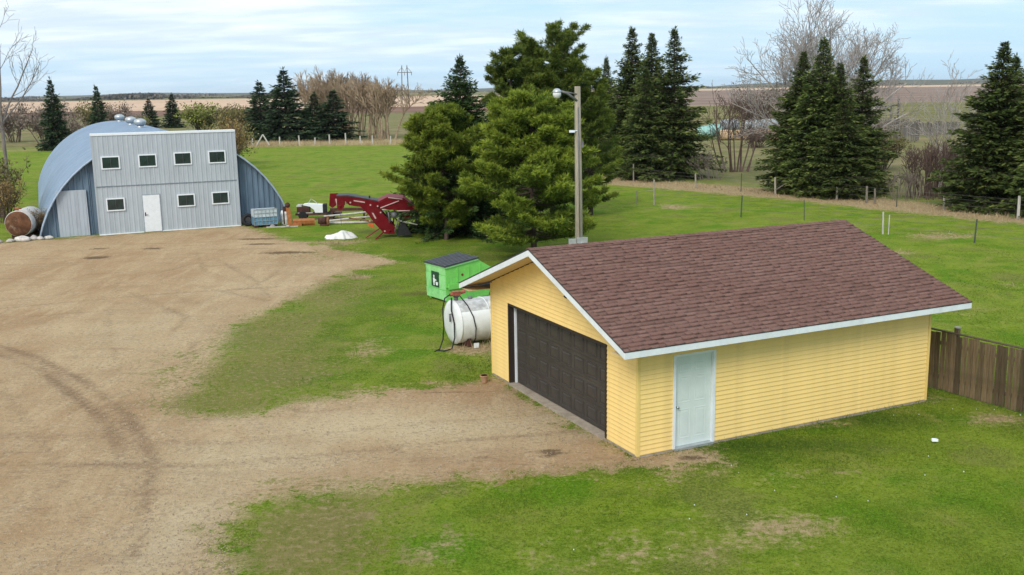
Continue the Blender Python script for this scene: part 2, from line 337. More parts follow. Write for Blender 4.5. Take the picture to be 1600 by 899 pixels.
# shelterbelt strip of dead grass (right) and the far edge of the meadow (left)
BELT = [(4, 100), (9.5, 84), (14, 78.8), (18.6, 73), (22, 68.6), (26, 62), (29, 57.5), (40, 44)]
def fields(X, Y):
    dirt = np.clip(sdf_poly(X, Y, YARD), -5, 5)
    tr = np.zeros(X.shape)
    for k, T in enumerate(TRACKS):
        d = np.full(X.shape, 1e9)
        for a, b in zip(T[:-1], T[1:]): d = np.minimum(d, seg_dist(X, Y, a, b))
        wob = 0.6+0.4*vnoise(X, Y, 0.9, 50+k)
        tr = np.maximum(tr, (1.0 if k < 2 else 0.72)*wob*np.exp(-(d/(0.24 if k < 2 else 0.22))**2))
    weed = blobs(X, Y, [(-7.8, 32, (1.9, 4.6), 0.95), (-7.0, 27.5, (2.4, 3.2), 1.0), (-7.6, 24.8, (2.0, 1.5), 1.0), (-9.6, 28, (1.8, 4), .5), (-6.9, 38.5, (1.8, 4.5), 0.8), (-5.2, 24.8, (2.5, .6), .5), (-3.6, 16.6, (1.6, 2.6), 1.0), (-9.5, 48, (2.5, 3), .5), (-24.8, 55.2, (2.2, .35), 1.0), (-3.5, 19.2, (2.5, .4), .6)])
    belt = np.full(X.shape, 1e9)
    for a, b in zip(BELT[:-1], BELT[1:]): belt = np.minimum(belt, seg_dist(X, Y, a, b))
    dry = np.exp(-(np.maximum(belt-1.0, 0)/2.0)**2)*0.95
    # far side of the belt
    s = (X-9.5)*(78-95)-(Y-84)*(19-9.5)  # rough side test
    side = np.interp(X, [-80, -40, -15, 2, 9.5, 14, 18.6, 22, 26, 30, 60], [152, 151, 152, 120, 86, 80, 74, 70, 64, 58, 30])
    past = 1/(1+np.exp(-(Y-side-4-4*vnoise(X, Y, 0.25, 3))/2.0))
    dry = np.maximum(dry, np.where(X < 2, np.exp(-((Y-153)/4.0)**2)*0.9, 0))
    dry = np.maximum(dry, blobs(X, Y, [(-4.4, 29.6, (.9, 2.0), .5), (-2.75, 17.5, (.22, .2), 1.0), (-1.0, 29.7, (1.3, .8), 1.0), (-4.0, 15.6, (.2, .25), .95), (-6.4, 42.0, (.8, .7), .8), (-1.4, 16.0, (1.1, .9), .45), (-3.6, 16.6, (1.0, 2.0), .55),
        (2.0, 15.8, (2.5, 1.2), .4), (4.5, 16.6, (1.6, 1.2), .5), (5.5, 19.0, (1.6, .6), .35), (6.0, 22.2, (1.8, .35), .75), (9.8, 24.0, (.7, .5), .65), (11.1, 22.4, (.8, .5), .7), (4.1, 19.3, (.6, .35), .5),
        (10.6, 65.5, (1.4, 1.6), .7), (17.2, 55.5, (3.2, .8), .6), (22.0, 51.0, (2.4, 1.4), .6), (18.0, 46.0, (1.0, .8), .5), (19, 38, (.7, .5), .5), (14.0, 34, (3, 3), .25), (-9.0, 52, (2.4, 1.6), .55), (-11, 62, (2.5, 2), .6), (-1.6, 38.8, (1.6, 2.2), .5)]))
    dark = blobs(X, Y, [(-21.1, 51.3, (.8, .45), .8), (-20.0, 48.4, (.75, .5), 1.0), (-18.2, 51.0, (.75, .45), .8), (-12.9, 51.9, (1.3, .4), .8), (-10.9, 49.0, (1.6, .5), .85), (-13.5, 53.9, (1.6, .4), .8), (-10.2, 47.7, (1.1, .4), .6),
        (.75, 20.65, (.45, .35), .75), (1.6, 20.2, (.7, .3), .4), (3.7, 20.2, (.4, .25), .65), (-1.7, 21.4, (.5, .25), .5), (-2.6, 20.9, (.5, .2), .5), (-1.6, 25.2, (1.6, .16), .6), (-.4, 20.3, (.9, .2), .45), (-3.6, 38.2, (1.0, .6), .7), (-15.5, 30, (2, 2), .2), (-10.5, 20, (3, 3), .15), (-22, 44, (3, 1.2), .2), (17.5, 56.6, (3.0, .25), .6), (21.5, 52.6, (2.5, .3), .6), (-25, 157, (4, 2), .4)])
    painted_shade = blobs(X, Y, [(5.6, 20.9, (2.6, .55), 1.0), (8.2, 22.6, (1.8, .8), 1.0), (10, 24.3, (.9, .7), .8), (12.5, 21.8, (1.4, .6), .8), (9.5, 25, (1.6, 1.0), .8), (-5.4, 34, (2.5, 9), .35), (0, 48, (7, 5), .5), (4.5, 19.9, (1.5, .4), .5), (8, 15.5, (2, 2), .2)])  # darker green by wall, fence and pines: contact shade painted into the lawn
    pale = blobs(X, Y, [(-2.2, 22.6, (4.6, 1.5), 1.0), (-5.5, 20.8, (2.6, 1.8), .8), (-6.0, 17.5, (.8, 3), .8), (-12, 33, (3, 5), .4), (-10.5, 40, (2.5, 6), .35)])
    return dirt, tr, weed, dry, dark, painted_shade, past, pale
def axis(lo, hi, step, ext):
    core = list(np.arange(lo, hi+1e-6, step)); up = []; s = step; x = hi
    while x < ext[1]: s *= 1.09; x += s; up.append(x)
    dn = []; s = step; x = lo
    while x > ext[0]: s *= 1.09; x -= s; dn.append(x)
    return np.array(dn[::-1]+core+up)
gx = axis(-27, 13, 0.19, (-7500, 7500)); gy = axis(13, 62, 0.20, (-40, 7500))
GX, GY = np.meshgrid(gx, gy)
def height(X, Y, tr, dirt):
    near = np.exp(-(np.maximum(np.hypot(X, Y-30)-45, 0)/60)**2)
    z = 0.015*vnoise(X, Y, 0.9, 11)*near + 0.01*vnoise(X, Y, 2.3, 12)*near - 0.03*tr
    gar = (X > -2) & (X < 10) & (Y > 19.5) & (Y < 31)
    z = np.where(gar, np.minimum(z, 0.0)-0.006, z)
    far = np.clip((np.hypot(X, Y)-300)/500, 0, 1)
    return z
D = fields(GX, GY)
GZ = height(GX, GY, D[1], D[0])
def ground_mat():
    m = bpy.data.materials.new('ground'); m.use_nodes = True; t = NT(m.node_tree); p = t.n['Principled BSDF']
    ge = t.node('ShaderNodeNewGeometry'); P = ge.outputs['Position']
    A = lambda nme: (lambda a: (setattr(a, 'attribute_name', nme), a.outputs['Fac'])[1])(t.node('ShaderNodeAttribute'))
    dirt, tr, weed, dry, dark, painted_shade, past, pale = [A(x) for x in ('dirt', 'track', 'weed', 'dry', 'dark', 'painted_shade', 'past', 'pale')]
    n_l = t.noise(P, 0.22, 4, 0.6); n_m = t.noise(P, 1.1, 5, 0.62); n_s = t.noise(P, 6.0, 5, 0.7); n_f = t.noise(P, 22, 5, 0.8)
    # grass
    g = t.mix(t.ramp(n_m, 0.35, 0.65), (0.105, 0.158, 0.005, 1), (0.200, 0.270, 0.010, 1))
    g = t.mix(t.ramp(n_l, 0.38, 0.66, 0, 0.6), g, (0.235, 0.28, 0.03, 1))
    g = t.mix(t.ramp(n_s, 0.42, 0.7, 0, 0.6), g, (0.235, 0.31, 0.042, 1))
    g = t.mix(t.ramp(n_s, 0.30, 0.48, 0.55, 0.0), g, (0.045, 0.11, 0.010, 1))
    g = t.mix(t.ramp(n_f, 0.50, 0.68, 0, 0.6), g, (0.31, 0.37, 0.075, 1))
    g = t.mix(t.ramp(n_f, 0.30, 0.50, 0.75, 0.0), g, (0.030, 0.062, 0.010, 1))
    n_b = t.noise(P, 0.42, 3, 0.55)
    g = t.mix(t.ramp(n_b, 0.50, 0.66, 0, 0.75), g, t.mix(t.ramp(n_f, 0.35, 0.65), (0.055, 0.135, 0.004, 1), (0.12, 0.26, 0.006, 1)))
    g = t.mix(t.ramp(n_b, 0.46, 0.34, 0, 0.55), g, t.mix(t.ramp(n_f, 0.35, 0.65), (0.10, 0.11, 0.025, 1), (0.24, 0.22, 0.07, 1)))
    g = t.mix(t.math('MULTIPLY', painted_shade, 0.9), g, t.mix(t.ramp(n_f, 0.35, 0.7), (0.026, 0.058, 0.007, 1), (0.085, 0.135, 0.018, 1)))  # grass colour darkened where contact shade is painted
    dr = t.mix(t.ramp(n_s, 0.3, 0.7), (0.27, 0.19, 0.095, 1), (0.50, 0.37, 0.21, 1))
    dr = t.mix(t.ramp(n_f, 0.3, 0.5, 0.6, 0.0), dr, (0.15, 0.11, 0.055, 1))
    df = t.ramp(t.math('ADD', dry, t.math('MULTIPLY', t.math('SUBTRACT', t.math('ADD', n_s, n_m), 1.0), 1.3)), 0.25, 0.75)
    n_c = t.noise(P, 11, 3, 0.7, 0.4)
    g = t.mix(t.ramp(n_c, 0.46, 0.36, 0, 0.42), g, (0.045, 0.080, 0.006, 1))
    g = t.mix(t.ramp(n_c, 0.55, 0.66, 0, 0.45), g, (0.23, 0.33, 0.035, 1))
    # thin random straw in the lawn
    thin = t.ramp(t.noise(P, 0.55, 6, 0.72, 0.6), 0.50, 0.68, 0, 0.60)
    g = t.mix(t.math('MULTIPLY', thin, t.ramp(n_f, 0.35, 0.6, 0.35, 1.0)), g, (0.29, 0.26, 0.075, 1))
    g = t.mix(df, g, dr)
    # rough pasture farther off
    pa = t.mix(t.ramp(n_l, 0.36, 0.64), (0.135, 0.135, 0.045, 1), (0.255, 0.20, 0.10, 1))
    pa = t.mix(t.ramp(t.noise(t.scalevec(P, (0.02, 0.09, 1)), 1, 4, 0.6), 0.4, 0.65, 0, 0.7), pa, (0.15, 0.165, 0.05, 1))
    pa = t.mix(t.ramp(n_m, 0.4, 0.7, 0, 0.4), pa, (0.30, 0.25, 0.14, 1))
    g = t.mix(past, g, pa)
    # dirt
    d = t.mix(t.ramp(n_l, 0.35, 0.65), (0.395, 0.25, 0.130, 1), (0.49, 0.345, 0.195, 1))
    drift = t.noise(t.scalevec(P, (1.6, 0.35, 1)), 0.8, 6, 0.7, 0.7)
    d = t.mix(t.ramp(drift, 0.42, 0.68, 0, 0.6), d, (0.58, 0.43, 0.255, 1))
    d = t.mix(t.ramp(t.noise(t.scalevec(P, (0.5, 2.2, 1)), 0.7, 6, 0.7, 0.5), 0.5, 0.72, 0, 0.5), d, (0.27, 0.165, 0.098, 1))
    d = t.mix(t.ramp(n_s, 0.45, 0.75, 0, 0.35), d, (0.27, 0.185, 0.12, 1))
    d = t.mix(t.math('MULTIPLY', pale, t.ramp(n_m, 0.3, 0.6, 0.55, 0.9)), d, (0.60, 0.49, 0.31, 1))
    vo = t.node('ShaderNodeTexVoronoi'); t.link(P, vo.inputs['Vector']); vo.inputs['Scale'].default_value = 16
    vc = t.node('ShaderNodeSeparateXYZ'); t.link(vo.outputs['Color'], vc.inputs[0])
    gravel = t.ramp(t.math('ADD', n_m, t.math('MULTIPLY', weed, 0.12)), 0.42, 0.62, 0.15, 0.85)
    peb = t.mix(vc.outputs[0], (0.22, 0.155, 0.095, 1), (0.62, 0.49, 0.33, 1))
    d = t.mix(t.math('MULTIPLY', gravel, t.ramp(vc.outputs[1], 0.35, 0.9, 0.0, 0.65)), d, peb)
    d = t.mix(t.ramp(n_f, 0.28, 0.45, 0.4, 0.0), d, (0.24, 0.165, 0.11, 1))
    d = t.mix(t.ramp(n_f, 0.56, 0.72, 0, 0.5), d, (0.66, 0.53, 0.36, 1))
    d = t.mix(t.ramp(t.noise(P, 9, 5, 0.8), 0.50, 0.36, 0, 0.5), d, (0.26, 0.17, 0.095, 1))
    trn = t.math('ADD', tr, t.math('MULTIPLY', t.math('SUBTRACT', t.math('ADD', n_s, n_f), 1.0), 1.1))
    d = t.mix(t.ramp(trn, 0.20, 0.95, 0, 0.85), d, (0.225, 0.145, 0.085, 1))
    dk = t.ramp(t.math('ADD', dark, t.math('MULTIPLY', t.math('SUBTRACT', t.math('ADD', n_s, n_m), 1.0), 1.1)), 0.3, 0.75, 0.0, 0.85)
    d = t.mix(dk, d, (0.115, 0.072, 0.042, 1))
    # edge between the two
    e = t.math('ADD', dirt, t.math('MULTIPLY', t.math('SUBTRACT', n_m, 0.5), 3.4))
    e = t.math('ADD', e, t.math('MULTIPLY', t.math('SUBTRACT', n_s, 0.5), 2.8))
    e = t.math('ADD', e, t.math('MULTIPLY', t.math('SUBTRACT', n_f, 0.5), 1.6))
    wn = t.math('ADD', n_s, t.math('MULTIPLY', n_m, 0.6))
    wm = t.ramp(t.math('ADD', wn, t.math('MULTIPLY', weed, 0.33)), 0.93, 1.12)
    ef = t.ramp(e, -0.45, 0.35)
    weedmask = t.math('MULTIPLY', wm, t.ramp(weed, 0.12, 0.45))
    # worn dirt showing in the weedy grass as well
    bare = t.math('MULTIPLY', t.ramp(weed, 0.2, 0.7), t.ramp(n_s, 0.50, 0.66, 0.0, 0.5))
    gw = t.mix(t.ramp(t.math('ADD', weed, t.math('MULTIPLY', t.math('SUBTRACT', t.math('ADD', n_m, n_s), 1.0), 1.6)), 0.2, 0.9, 0.0, 0.8), g, t.mix(n_f, (0.13, 0.125, 0.03, 1), (0.27, 0.23, 0.08, 1)))
    gw = t.mix(bare, gw, d)
    ef = t.math('MULTIPLY', ef, t.math('SUBTRACT', 1.0, weedmask))
    gw = t.mix(t.math('MULTIPLY', dk, 0.8), gw, (0.10, 0.07, 0.035, 1))
    c = t.mix(ef, gw, d)
    t.link(c, p.inputs['Base Color']); p.inputs['Roughness'].default_value = 0.95; p.inputs['Specular IOR Level'].default_value = 0.1
    bn = t.node('ShaderNodeBump'); bn.inputs['Strength'].default_value = 0.9; bn.inputs['Distance'].default_value = 0.06
    hh = t.math('ADD', t.math('MULTIPLY', n_f, 0.7), t.math('MULTIPLY', n_s, 1.0))
    t.link(hh, bn.inputs['Height']); t.link(bn.outputs[0], p.inputs['Normal'])
    return m
ground_m = ground_mat()
V = np.stack([GX, GY, GZ], -1).reshape(-1, 3); ny, nx = GX.shape
I = np.arange(ny*nx).reshape(ny, nx)
Fq = np.stack([I[:-1, :-1], I[:-1, 1:], I[1:, 1:], I[1:, :-1]], -1).reshape(-1, 4)
names_ = ('dirt', 'track', 'weed', 'dry', 'dark', 'painted_shade', 'past', 'pale')
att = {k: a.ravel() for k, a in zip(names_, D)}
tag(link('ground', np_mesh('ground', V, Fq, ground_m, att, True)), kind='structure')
# the gravel yard: its own sheet just above
dd = D[0].ravel()
sel = (dd[Fq].min(1) > 0.35)
Fy = Fq[sel]; used, inv = np.unique(Fy, return_inverse=True); Fy = inv.reshape(Fy.shape)
Vy = V[used].copy(); Vy[:, 2] += 0.004
tag(link('gravel_yard', np_mesh('gravel_yard', Vy, Fy, ground_m, {k: a[used] for k, a in att.items()}, True)), kind='structure')
def gz(x, y): return 0.0

# distant fields as sheets lying on the ground
def field_mat(name, a, b, s=(0.004, 0.03, 1)):
    m = bpy.data.materials.new(name); m.use_nodes = True; t = NT(m.node_tree); p = t.n['Principled BSDF']
    ge = t.node('ShaderNodeNewGeometry'); P = ge.outputs['Position']
    f = t.ramp(t.noise(t.scalevec(P, s), 1, 5, 0.65, 0.4), 0.35, 0.65)
    c = t.mix(f, a, b); c = t.mix(t.ramp(t.noise(P, 0.12, 4, 0.6), 0.35, 0.7, 0, 0.35), c, tuple(x*0.6 for x in a[:3])+(1,))
    t.link(c, p.inputs['Base Color']); p.inputs['Roughness'].default_value = 1; p.inputs['Specular IOR Level'].default_value = 0.05
    return m
def sheet(name, pts, z, m):
    mb = MB(); mb.add([(x, y, z) for x, y in pts], [tuple(range(len(pts)))]); return tag(mb.build(name, m), kind='structure')
stub_m = field_mat('stubble', (0.54, 0.37, 0.25, 1), (0.70, 0.50, 0.36, 1)); plow_m = field_mat('ploughed_soil', (0.20, 0.115, 0.085, 1), (0.26, 0.155, 0.115, 1))
brown_m = field_mat('fallow_soil', (0.22, 0.15, 0.12, 1), (0.33, 0.245, 0.19, 1), (0.006, 0.02, 1)); olive_m = field_mat('olive_pasture', (0.155, 0.15, 0.05, 1), (0.26, 0.225, 0.10, 1), (0.01, 0.05, 1))
sheet('ploughed_field', [(-900, 385), (20, 372), (20, 508), (-900, 520)], 0.06, plow_m)
sheet('stubble_field', [(-2600, 520), (20, 508), (30, 1500), (-2600, 1900)], 0.06, stub_m)
sheet('pasture_field', [(24, 240), (140, 225), (300, 250), (500, 228), (900, 245), (900, 420), (24, 400)], 0.06, olive_m)
sheet('fallow_field', [(24, 400), (900, 420), (3200, 1900), (34, 1700)], 0.06, brown_m)
sheet('pale_field', [(34, 1700), (3200, 1900), (3600, 2900), (34, 2700)], 0.06, stub_m)

# ------------------------------------------------------------------ foliage generators
def leaf_quads(P, Dv, L, W, rng, k=1):
    """blade-like diamonds starting at P along Dv"""
    n_ = len(P); Dn = Dv/np.linalg.norm(Dv, axis=1, keepdims=True)
    rv = rng.normal(size=(n_, 3)); S = np.cross(Dn, rv); S /= np.linalg.norm(S, axis=1, keepdims=True)+1e-9
    L = np.asarray(L).reshape(-1, 1); W = np.asarray(W).reshape(-1, 1)
    a = P; b = P+Dn*L*0.45+S*W*0.5; c = P+Dn*L; d = P+Dn*L*0.45-S*W*0.5
    return np.stack([a, b, c, d], 1)
def quads_mesh(name, Q, tint, m):
    n_ = len(Q); return np_mesh(name, Q.reshape(-1, 3), np.arange(n_*4).reshape(n_, 4), m, fattr={'tint': tint})
def seg_mesh(name, S, m, sides=4):
    """S: array (n,8) p0 p1 r0 r1"""
    S = np.asarray(S, float); p0 = S[:, 0:3]; p1 = S[:, 3:6]; r0 = S[:, 6:7]; r1 = S[:, 7:8]
    d = p1-p0; d /= np.linalg.norm(d, axis=1, keepdims=True)+1e-9
    a = np.where(np.abs(d[:, 2:3]) < 0.9, np.array([[0, 0, 1.]]), np.array([[1., 0, 0]]))
    x = np.cross(d, a); x /= np.linalg.norm(x, axis=1, keepdims=True); y = np.cross(x, d)
    rings = []
    for p, r in ((p0, r0), (p1, r1)):
        for j in range(sides):
            t = 2*PI*j/sides; rings.append(p+(x*math.cos(t)+y*math.sin(t))*r)
    V = np.stack(rings, 1); n_ = len(S); base = (np.arange(n_)*2*sides)[:, None]
    F = np.concatenate([base+np.array([[j, (j+1) % sides, sides+(j+1) % sides, sides+j]]) for j in range(sides)], 0)
    return np_mesh(name, V.reshape(-1, 3), F, m, smooth=True)
def spruce_mesh(H, Rb, seed, dens=1.0, leaf=0.30, m=None, low=0.04, ragged=0.2):
    rng = np.random.default_rng(seed)
    P = []; Dv = []; L = []; W = []; T = []; S = []
    z = H*low; gaps = rng.uniform(0, 1, 40)
    lean = rng.normal(0, 0.012, 2)
    while z < H*0.985:
        fr = 1-z/H
        env = Rb*(fr**0.98)*(0.72+0.42*gaps[int(z/H*39)])*1.12 * (0.82+0.18*min(1, z/(H*0.10)))
        nb = int(max(4, (6+10*fr)*dens)); a0 = rng.uniform(0, 6.28)
        for b in range(nb):
            az = a0+2*PI*b/nb+rng.normal(0, 0.25); ln = env*rng.uniform(1-ragged*1.9, 1+ragged*0.9)+0.06
            if rng.random() < 0.06: ln *= 0.4
            dirx, diry = math.cos(az), math.sin(az); zb = z+rng.normal(0, 0.10)
            up0 = 0.35*(z/H)-0.16
            K = max(3, int(ln/0.20*dens)); t = (np.arange(K)+rng.uniform(0, 1, K)*0.9+0.4)/K; t = np.clip(t, 0.08, 1.0)
            rr = ln*t; dz = ln*(up0*t-0.30*t*t*fr+0.20*t**3*1.0)
            cx = lean[0]*zb+dirx*rr; cy = lean[1]*zb+diry*rr; cz = zb+dz
            S.append((lean[0]*zb, lean[1]*zb, zb, cx[-1], cy[-1], cz[-1], 0.025+0.008*ln, 0.008))
            nl = 8
            for j in range(nl):
                sgn = rng.choice([-1, 1], K); ang = rng.uniform(0.15, 1.15, K)*sgn
                ax = np.cos(az+ang); ay = np.sin(az+ang)
                lat = rng.uniform(0, 0.30, K)*(1.15-0.5*t)*min(1, ln)
                P.append(np.stack([cx+ax*lat, cy+ay*lat, cz+rng.normal(0, 0.05, K)-0.06*rng.random(K)], 1))
                Dv.append(np.stack([ax, ay, rng.normal(-0.22, 0.32, K)+0.35*(z/H)], 1))
                sc_ = min(1.0, 0.35+ln*0.55); L.append(rng.uniform(0.6, 1.3, K)*leaf*(1.1-0.25*t)*sc_); W.append(rng.uniform(0.16, 0.32, K)*leaf*sc_)
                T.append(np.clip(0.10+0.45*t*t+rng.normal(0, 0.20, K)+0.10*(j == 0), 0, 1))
        z += (0.17+0.24*fr)/max(0.8, dens**0.5)*(0.85+0.3*rng.random())
    # leader
    K = int(14*dens); tz = rng.uniform(H*0.93, H, K)
    P.append(np.stack([lean[0]*tz, lean[1]*tz, tz-0.05], 1)); Dv.append(np.stack([rng.normal(0, .5, K), rng.normal(0, .5, K), np.full(K, .9)], 1)); L.append(np.full(K, leaf)); W.append(np.full(K, leaf*.2)); T.append(rng.uniform(0.3, 0.8, K))
    Q = leaf_quads(np.concatenate(P), np.concatenate(Dv), np.concatenate(L), np.concatenate(W), rng)
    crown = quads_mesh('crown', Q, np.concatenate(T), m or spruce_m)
    S.append((0, 0, -0.1, lean[0]*H*.5, lean[1]*H*.5, H*.5, H*0.017, H*0.010)); S.append((lean[0]*H*.5, lean[1]*H*.5, H*.5, lean[0]*H, lean[1]*H, H*.99, H*0.010, 0.01))
    trunk = seg_mesh('trunk', S, bark_m, 5)
    return crown, trunk
def pine_mesh(H, env, seed, nbr=90, puff=0.24, m=None, z0=0.25, leaders=1, upt=0.35, ecc=(1, 1), nq=22):
    """env(f): crown radius at height fraction"""
    rng = np.random.default_rng(seed); S = []; PP = []; PD = []; PT = []
    axes = [(0.0, 0.0, H, 0.0)]
    for k in range(leaders-1):
        a = rng.uniform(0, 6.28); axes.append((math.cos(a), math.sin(a), H*rng.uniform(0.82, 0.95), H*rng.uniform(0.38, 0.55)))
    tp = []
    for (ax, ay, h, zs) in axes:
        pr = None; spread = 0.0 if zs == 0 else rng.uniform(0.7, 1.3)
        zz = np.linspace(zs, h, 9)
        for i, z in enumerate(zz):
            f = (z-zs)/(h-zs) ; o = spread*(1-math.exp(-3*f)) if zs else 0
            p = np.array([ax*o+0.05*rng.normal(), ay*o+0.05*rng.normal(), z if i else z-0.1])
            rad = H*0.019*(1-f*0.92)*(1 if zs == 0 else 0.55)+0.012
            if pr is not None: S.append((*pr[0], *p, pr[1], rad))
            pr = (p, rad); tp.append((zs, h, p))
    for b in range(nbr):
        k = rng.integers(0, len(axes)) if rng.random() < 0.6 else 0
        ax, ay, h, zs = axes[k]; lo = max(H*z0*0.5, zs+0.3)
        z = lo+(h*0.975-lo)*(b+rng.random())/nbr
        cand = [p for (s_, h_, p) in tp if s_ == zs and h_ == h]; zi = [p[2] for p in cand]
        bx = np.interp(z, zi, [p[0] for p in cand]); by = np.interp(z, zi, [p[1] for p in cand])
        ff = z/H; Rr = env(ff)*rng.uniform(0.68, 1.08)
        az = b*2.39996+rng.normal(0, 0.3)
        if k: az = math.atan2(ay, ax)+rng.normal(0, 1.2); Rr *= 0.62
        rise = (upt*(0.25+1.0*ff))*Rr
        K = max(4, int(Rr/0.28)); t = np.linspace(0, 1, K+1)
        wob = rng.normal(0, 0.05*Rr)
        bxs = bx+math.cos(az)*Rr*t*ecc[0]-math.sin(az)*wob*np.sin(PI*t); bys = by+math.sin(az)*Rr*t*ecc[1]+math.cos(az)*wob*np.sin(PI*t)
        bzs = z-0.10*Rr*np.sin(PI*t*0.9)*(1-ff)+rise*t**1.8
        pts = np.stack([bxs, bys, bzs], 1)
        for i in range(K): S.append((*pts[i], *pts[i+1], 0.012+0.018*Rr*(1-t[i]), 0.012+0.018*Rr*(1-t[i+1])))
        for i in range(1, K+1):
            if t[i] < 0.22: continue
            nsub = 3 if i < K else 4
            for j in range(nsub):
                a2 = az+rng.choice([-1, 1])*rng.uniform(0.3, 1.2)*(1 if i < K else 0.6)
                sl = rng.uniform(0.22, 0.75)*(1.15-0.55*t[i])*min(1.2, 0.45+Rr*0.28)
                e = pts[i]+np.array([math.cos(a2)*sl, math.sin(a2)*sl, rng.uniform(0.05, 0.32)*sl+0.05])
                S.append((*pts[i], *e, 0.012, 0.007))
                for q in range(3):
                    f = (0.35, 0.7, 1.0)[q]
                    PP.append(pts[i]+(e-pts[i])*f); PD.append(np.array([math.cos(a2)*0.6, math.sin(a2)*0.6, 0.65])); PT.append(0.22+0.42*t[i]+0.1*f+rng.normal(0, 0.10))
    for (ax, ay, h, zs) in axes:
        top = [p for (s_, h_, p) in tp if s_ == zs and h_ == h][-1]
        for q in range(6): PP.append(top-np.array([0, 0, 0.14*q])+rng.normal(0, 0.04, 3)); PD.append(np.array([0, 0, 1.0])); PT.append(0.7)
    PP = np.array(PP); PD = np.array(PD); PT = np.array(PT); n_ = len(PP)
    nzv = np.repeat(PP, nq, 0); dv = np.repeat(PD, nq, 0)*0.8+rng.normal(size=(n_*nq, 3))*np.array([.75, .75, .6])
    L = puff*rng.uniform(0.65, 1.25, n_*nq); W = puff*rng.uniform(0.09, 0.17, n_*nq)
    Q = leaf_quads(nzv+rng.normal(0, 0.045, (n_*nq, 3)), dv, L, W, rng)
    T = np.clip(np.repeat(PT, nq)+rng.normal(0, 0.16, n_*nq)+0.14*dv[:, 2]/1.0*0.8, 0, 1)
    return quads_mesh('crown', Q, T, m or pine_m), seg_mesh('trunk', S, bark_m, 5)
def bare_mesh(H, seed, spread=0.5, r0=0.2, stems=1, levels=5, split=3, fork=0.25, up=0.35, m=None, twig=0.012, ratio=0.68, sides=4, lean=(0, 0), base_r=0.0, droop=0.0):
    rng = np.random.default_rng(seed); SL = [[] for _ in range(levels+1)]
    def grow(p, d, L, r, lev):
        n_ = 3 if lev < 2 else 2; q = p.copy()
        for i in range(n_):
            d = d+rng.normal(0, 0.10+0.03*lev, 3)+np.array([0, 0, up*0.10-droop*0.05*lev]); d /= np.linalg.norm(d)
            e = q+d*L/n_; r1 = max(twig, r*(1-0.28/n_*1.2)); SL[lev].append((*q, *e, r, r1)); 
            if lev < levels and lev > 0 and i < n_-1 and rng.random() < 0.75:
                side = rng.normal(size=3); side -= d*side.dot(d); side /= np.linalg.norm(side)
                nd = d*0.75+side*(0.45+spread*0.6)+np.array([0, 0, up*0.3]); nd /= np.linalg.norm(nd)
                grow(e.copy(), nd, L*ratio*rng.uniform(0.6, 0.9), max(twig, r1*0.5), lev+1)
            q = e; r = r1
        if lev < levels:
            for k in range(split if lev < levels-1 else 3):
                side = rng.normal(size=3); side -= d*side.dot(d); side /= np.linalg.norm(side)
                nd = d+side*spread*rng.uniform(0.5, 1.25)+np.array([0, 0, up*0.22]); nd /= np.linalg.norm(nd)
                grow(q.copy(), nd, L*ratio*rng.uniform(0.75, 1.15), max(twig, r*0.62), lev+1)
    for s in range(stems):
        a = rng.uniform(0, 6.28); b = base_r*rng.uniform(0.2, 1) if stems > 1 else 0
        p = np.array([math.cos(a)*b, math.sin(a)*b, -0.05])
        d = np.array([lean[0]+(math.cos(a)*spread*0.45 if stems > 1 else 0), lean[1]+(math.sin(a)*spread*0.45 if stems > 1 else 0), 1.0]); d /= np.linalg.norm(d)
        grow(p, d, H*fork*rng.uniform(0.85, 1.1), r0*rng.uniform(0.7, 1), 0)
    top = max(s[5] for l in SL for s in l); k = H/top
    SL = [[tuple(x*k if i < 6 else x for i, x in enumerate(s)) for s in l] for l in SL]
    A = [s for l in SL[:2] for s in l]; B = [s for l in SL[2:] for s in l]
    return seg_mesh('trunk', A, m, 6), seg_mesh('branches', B, m, 3)
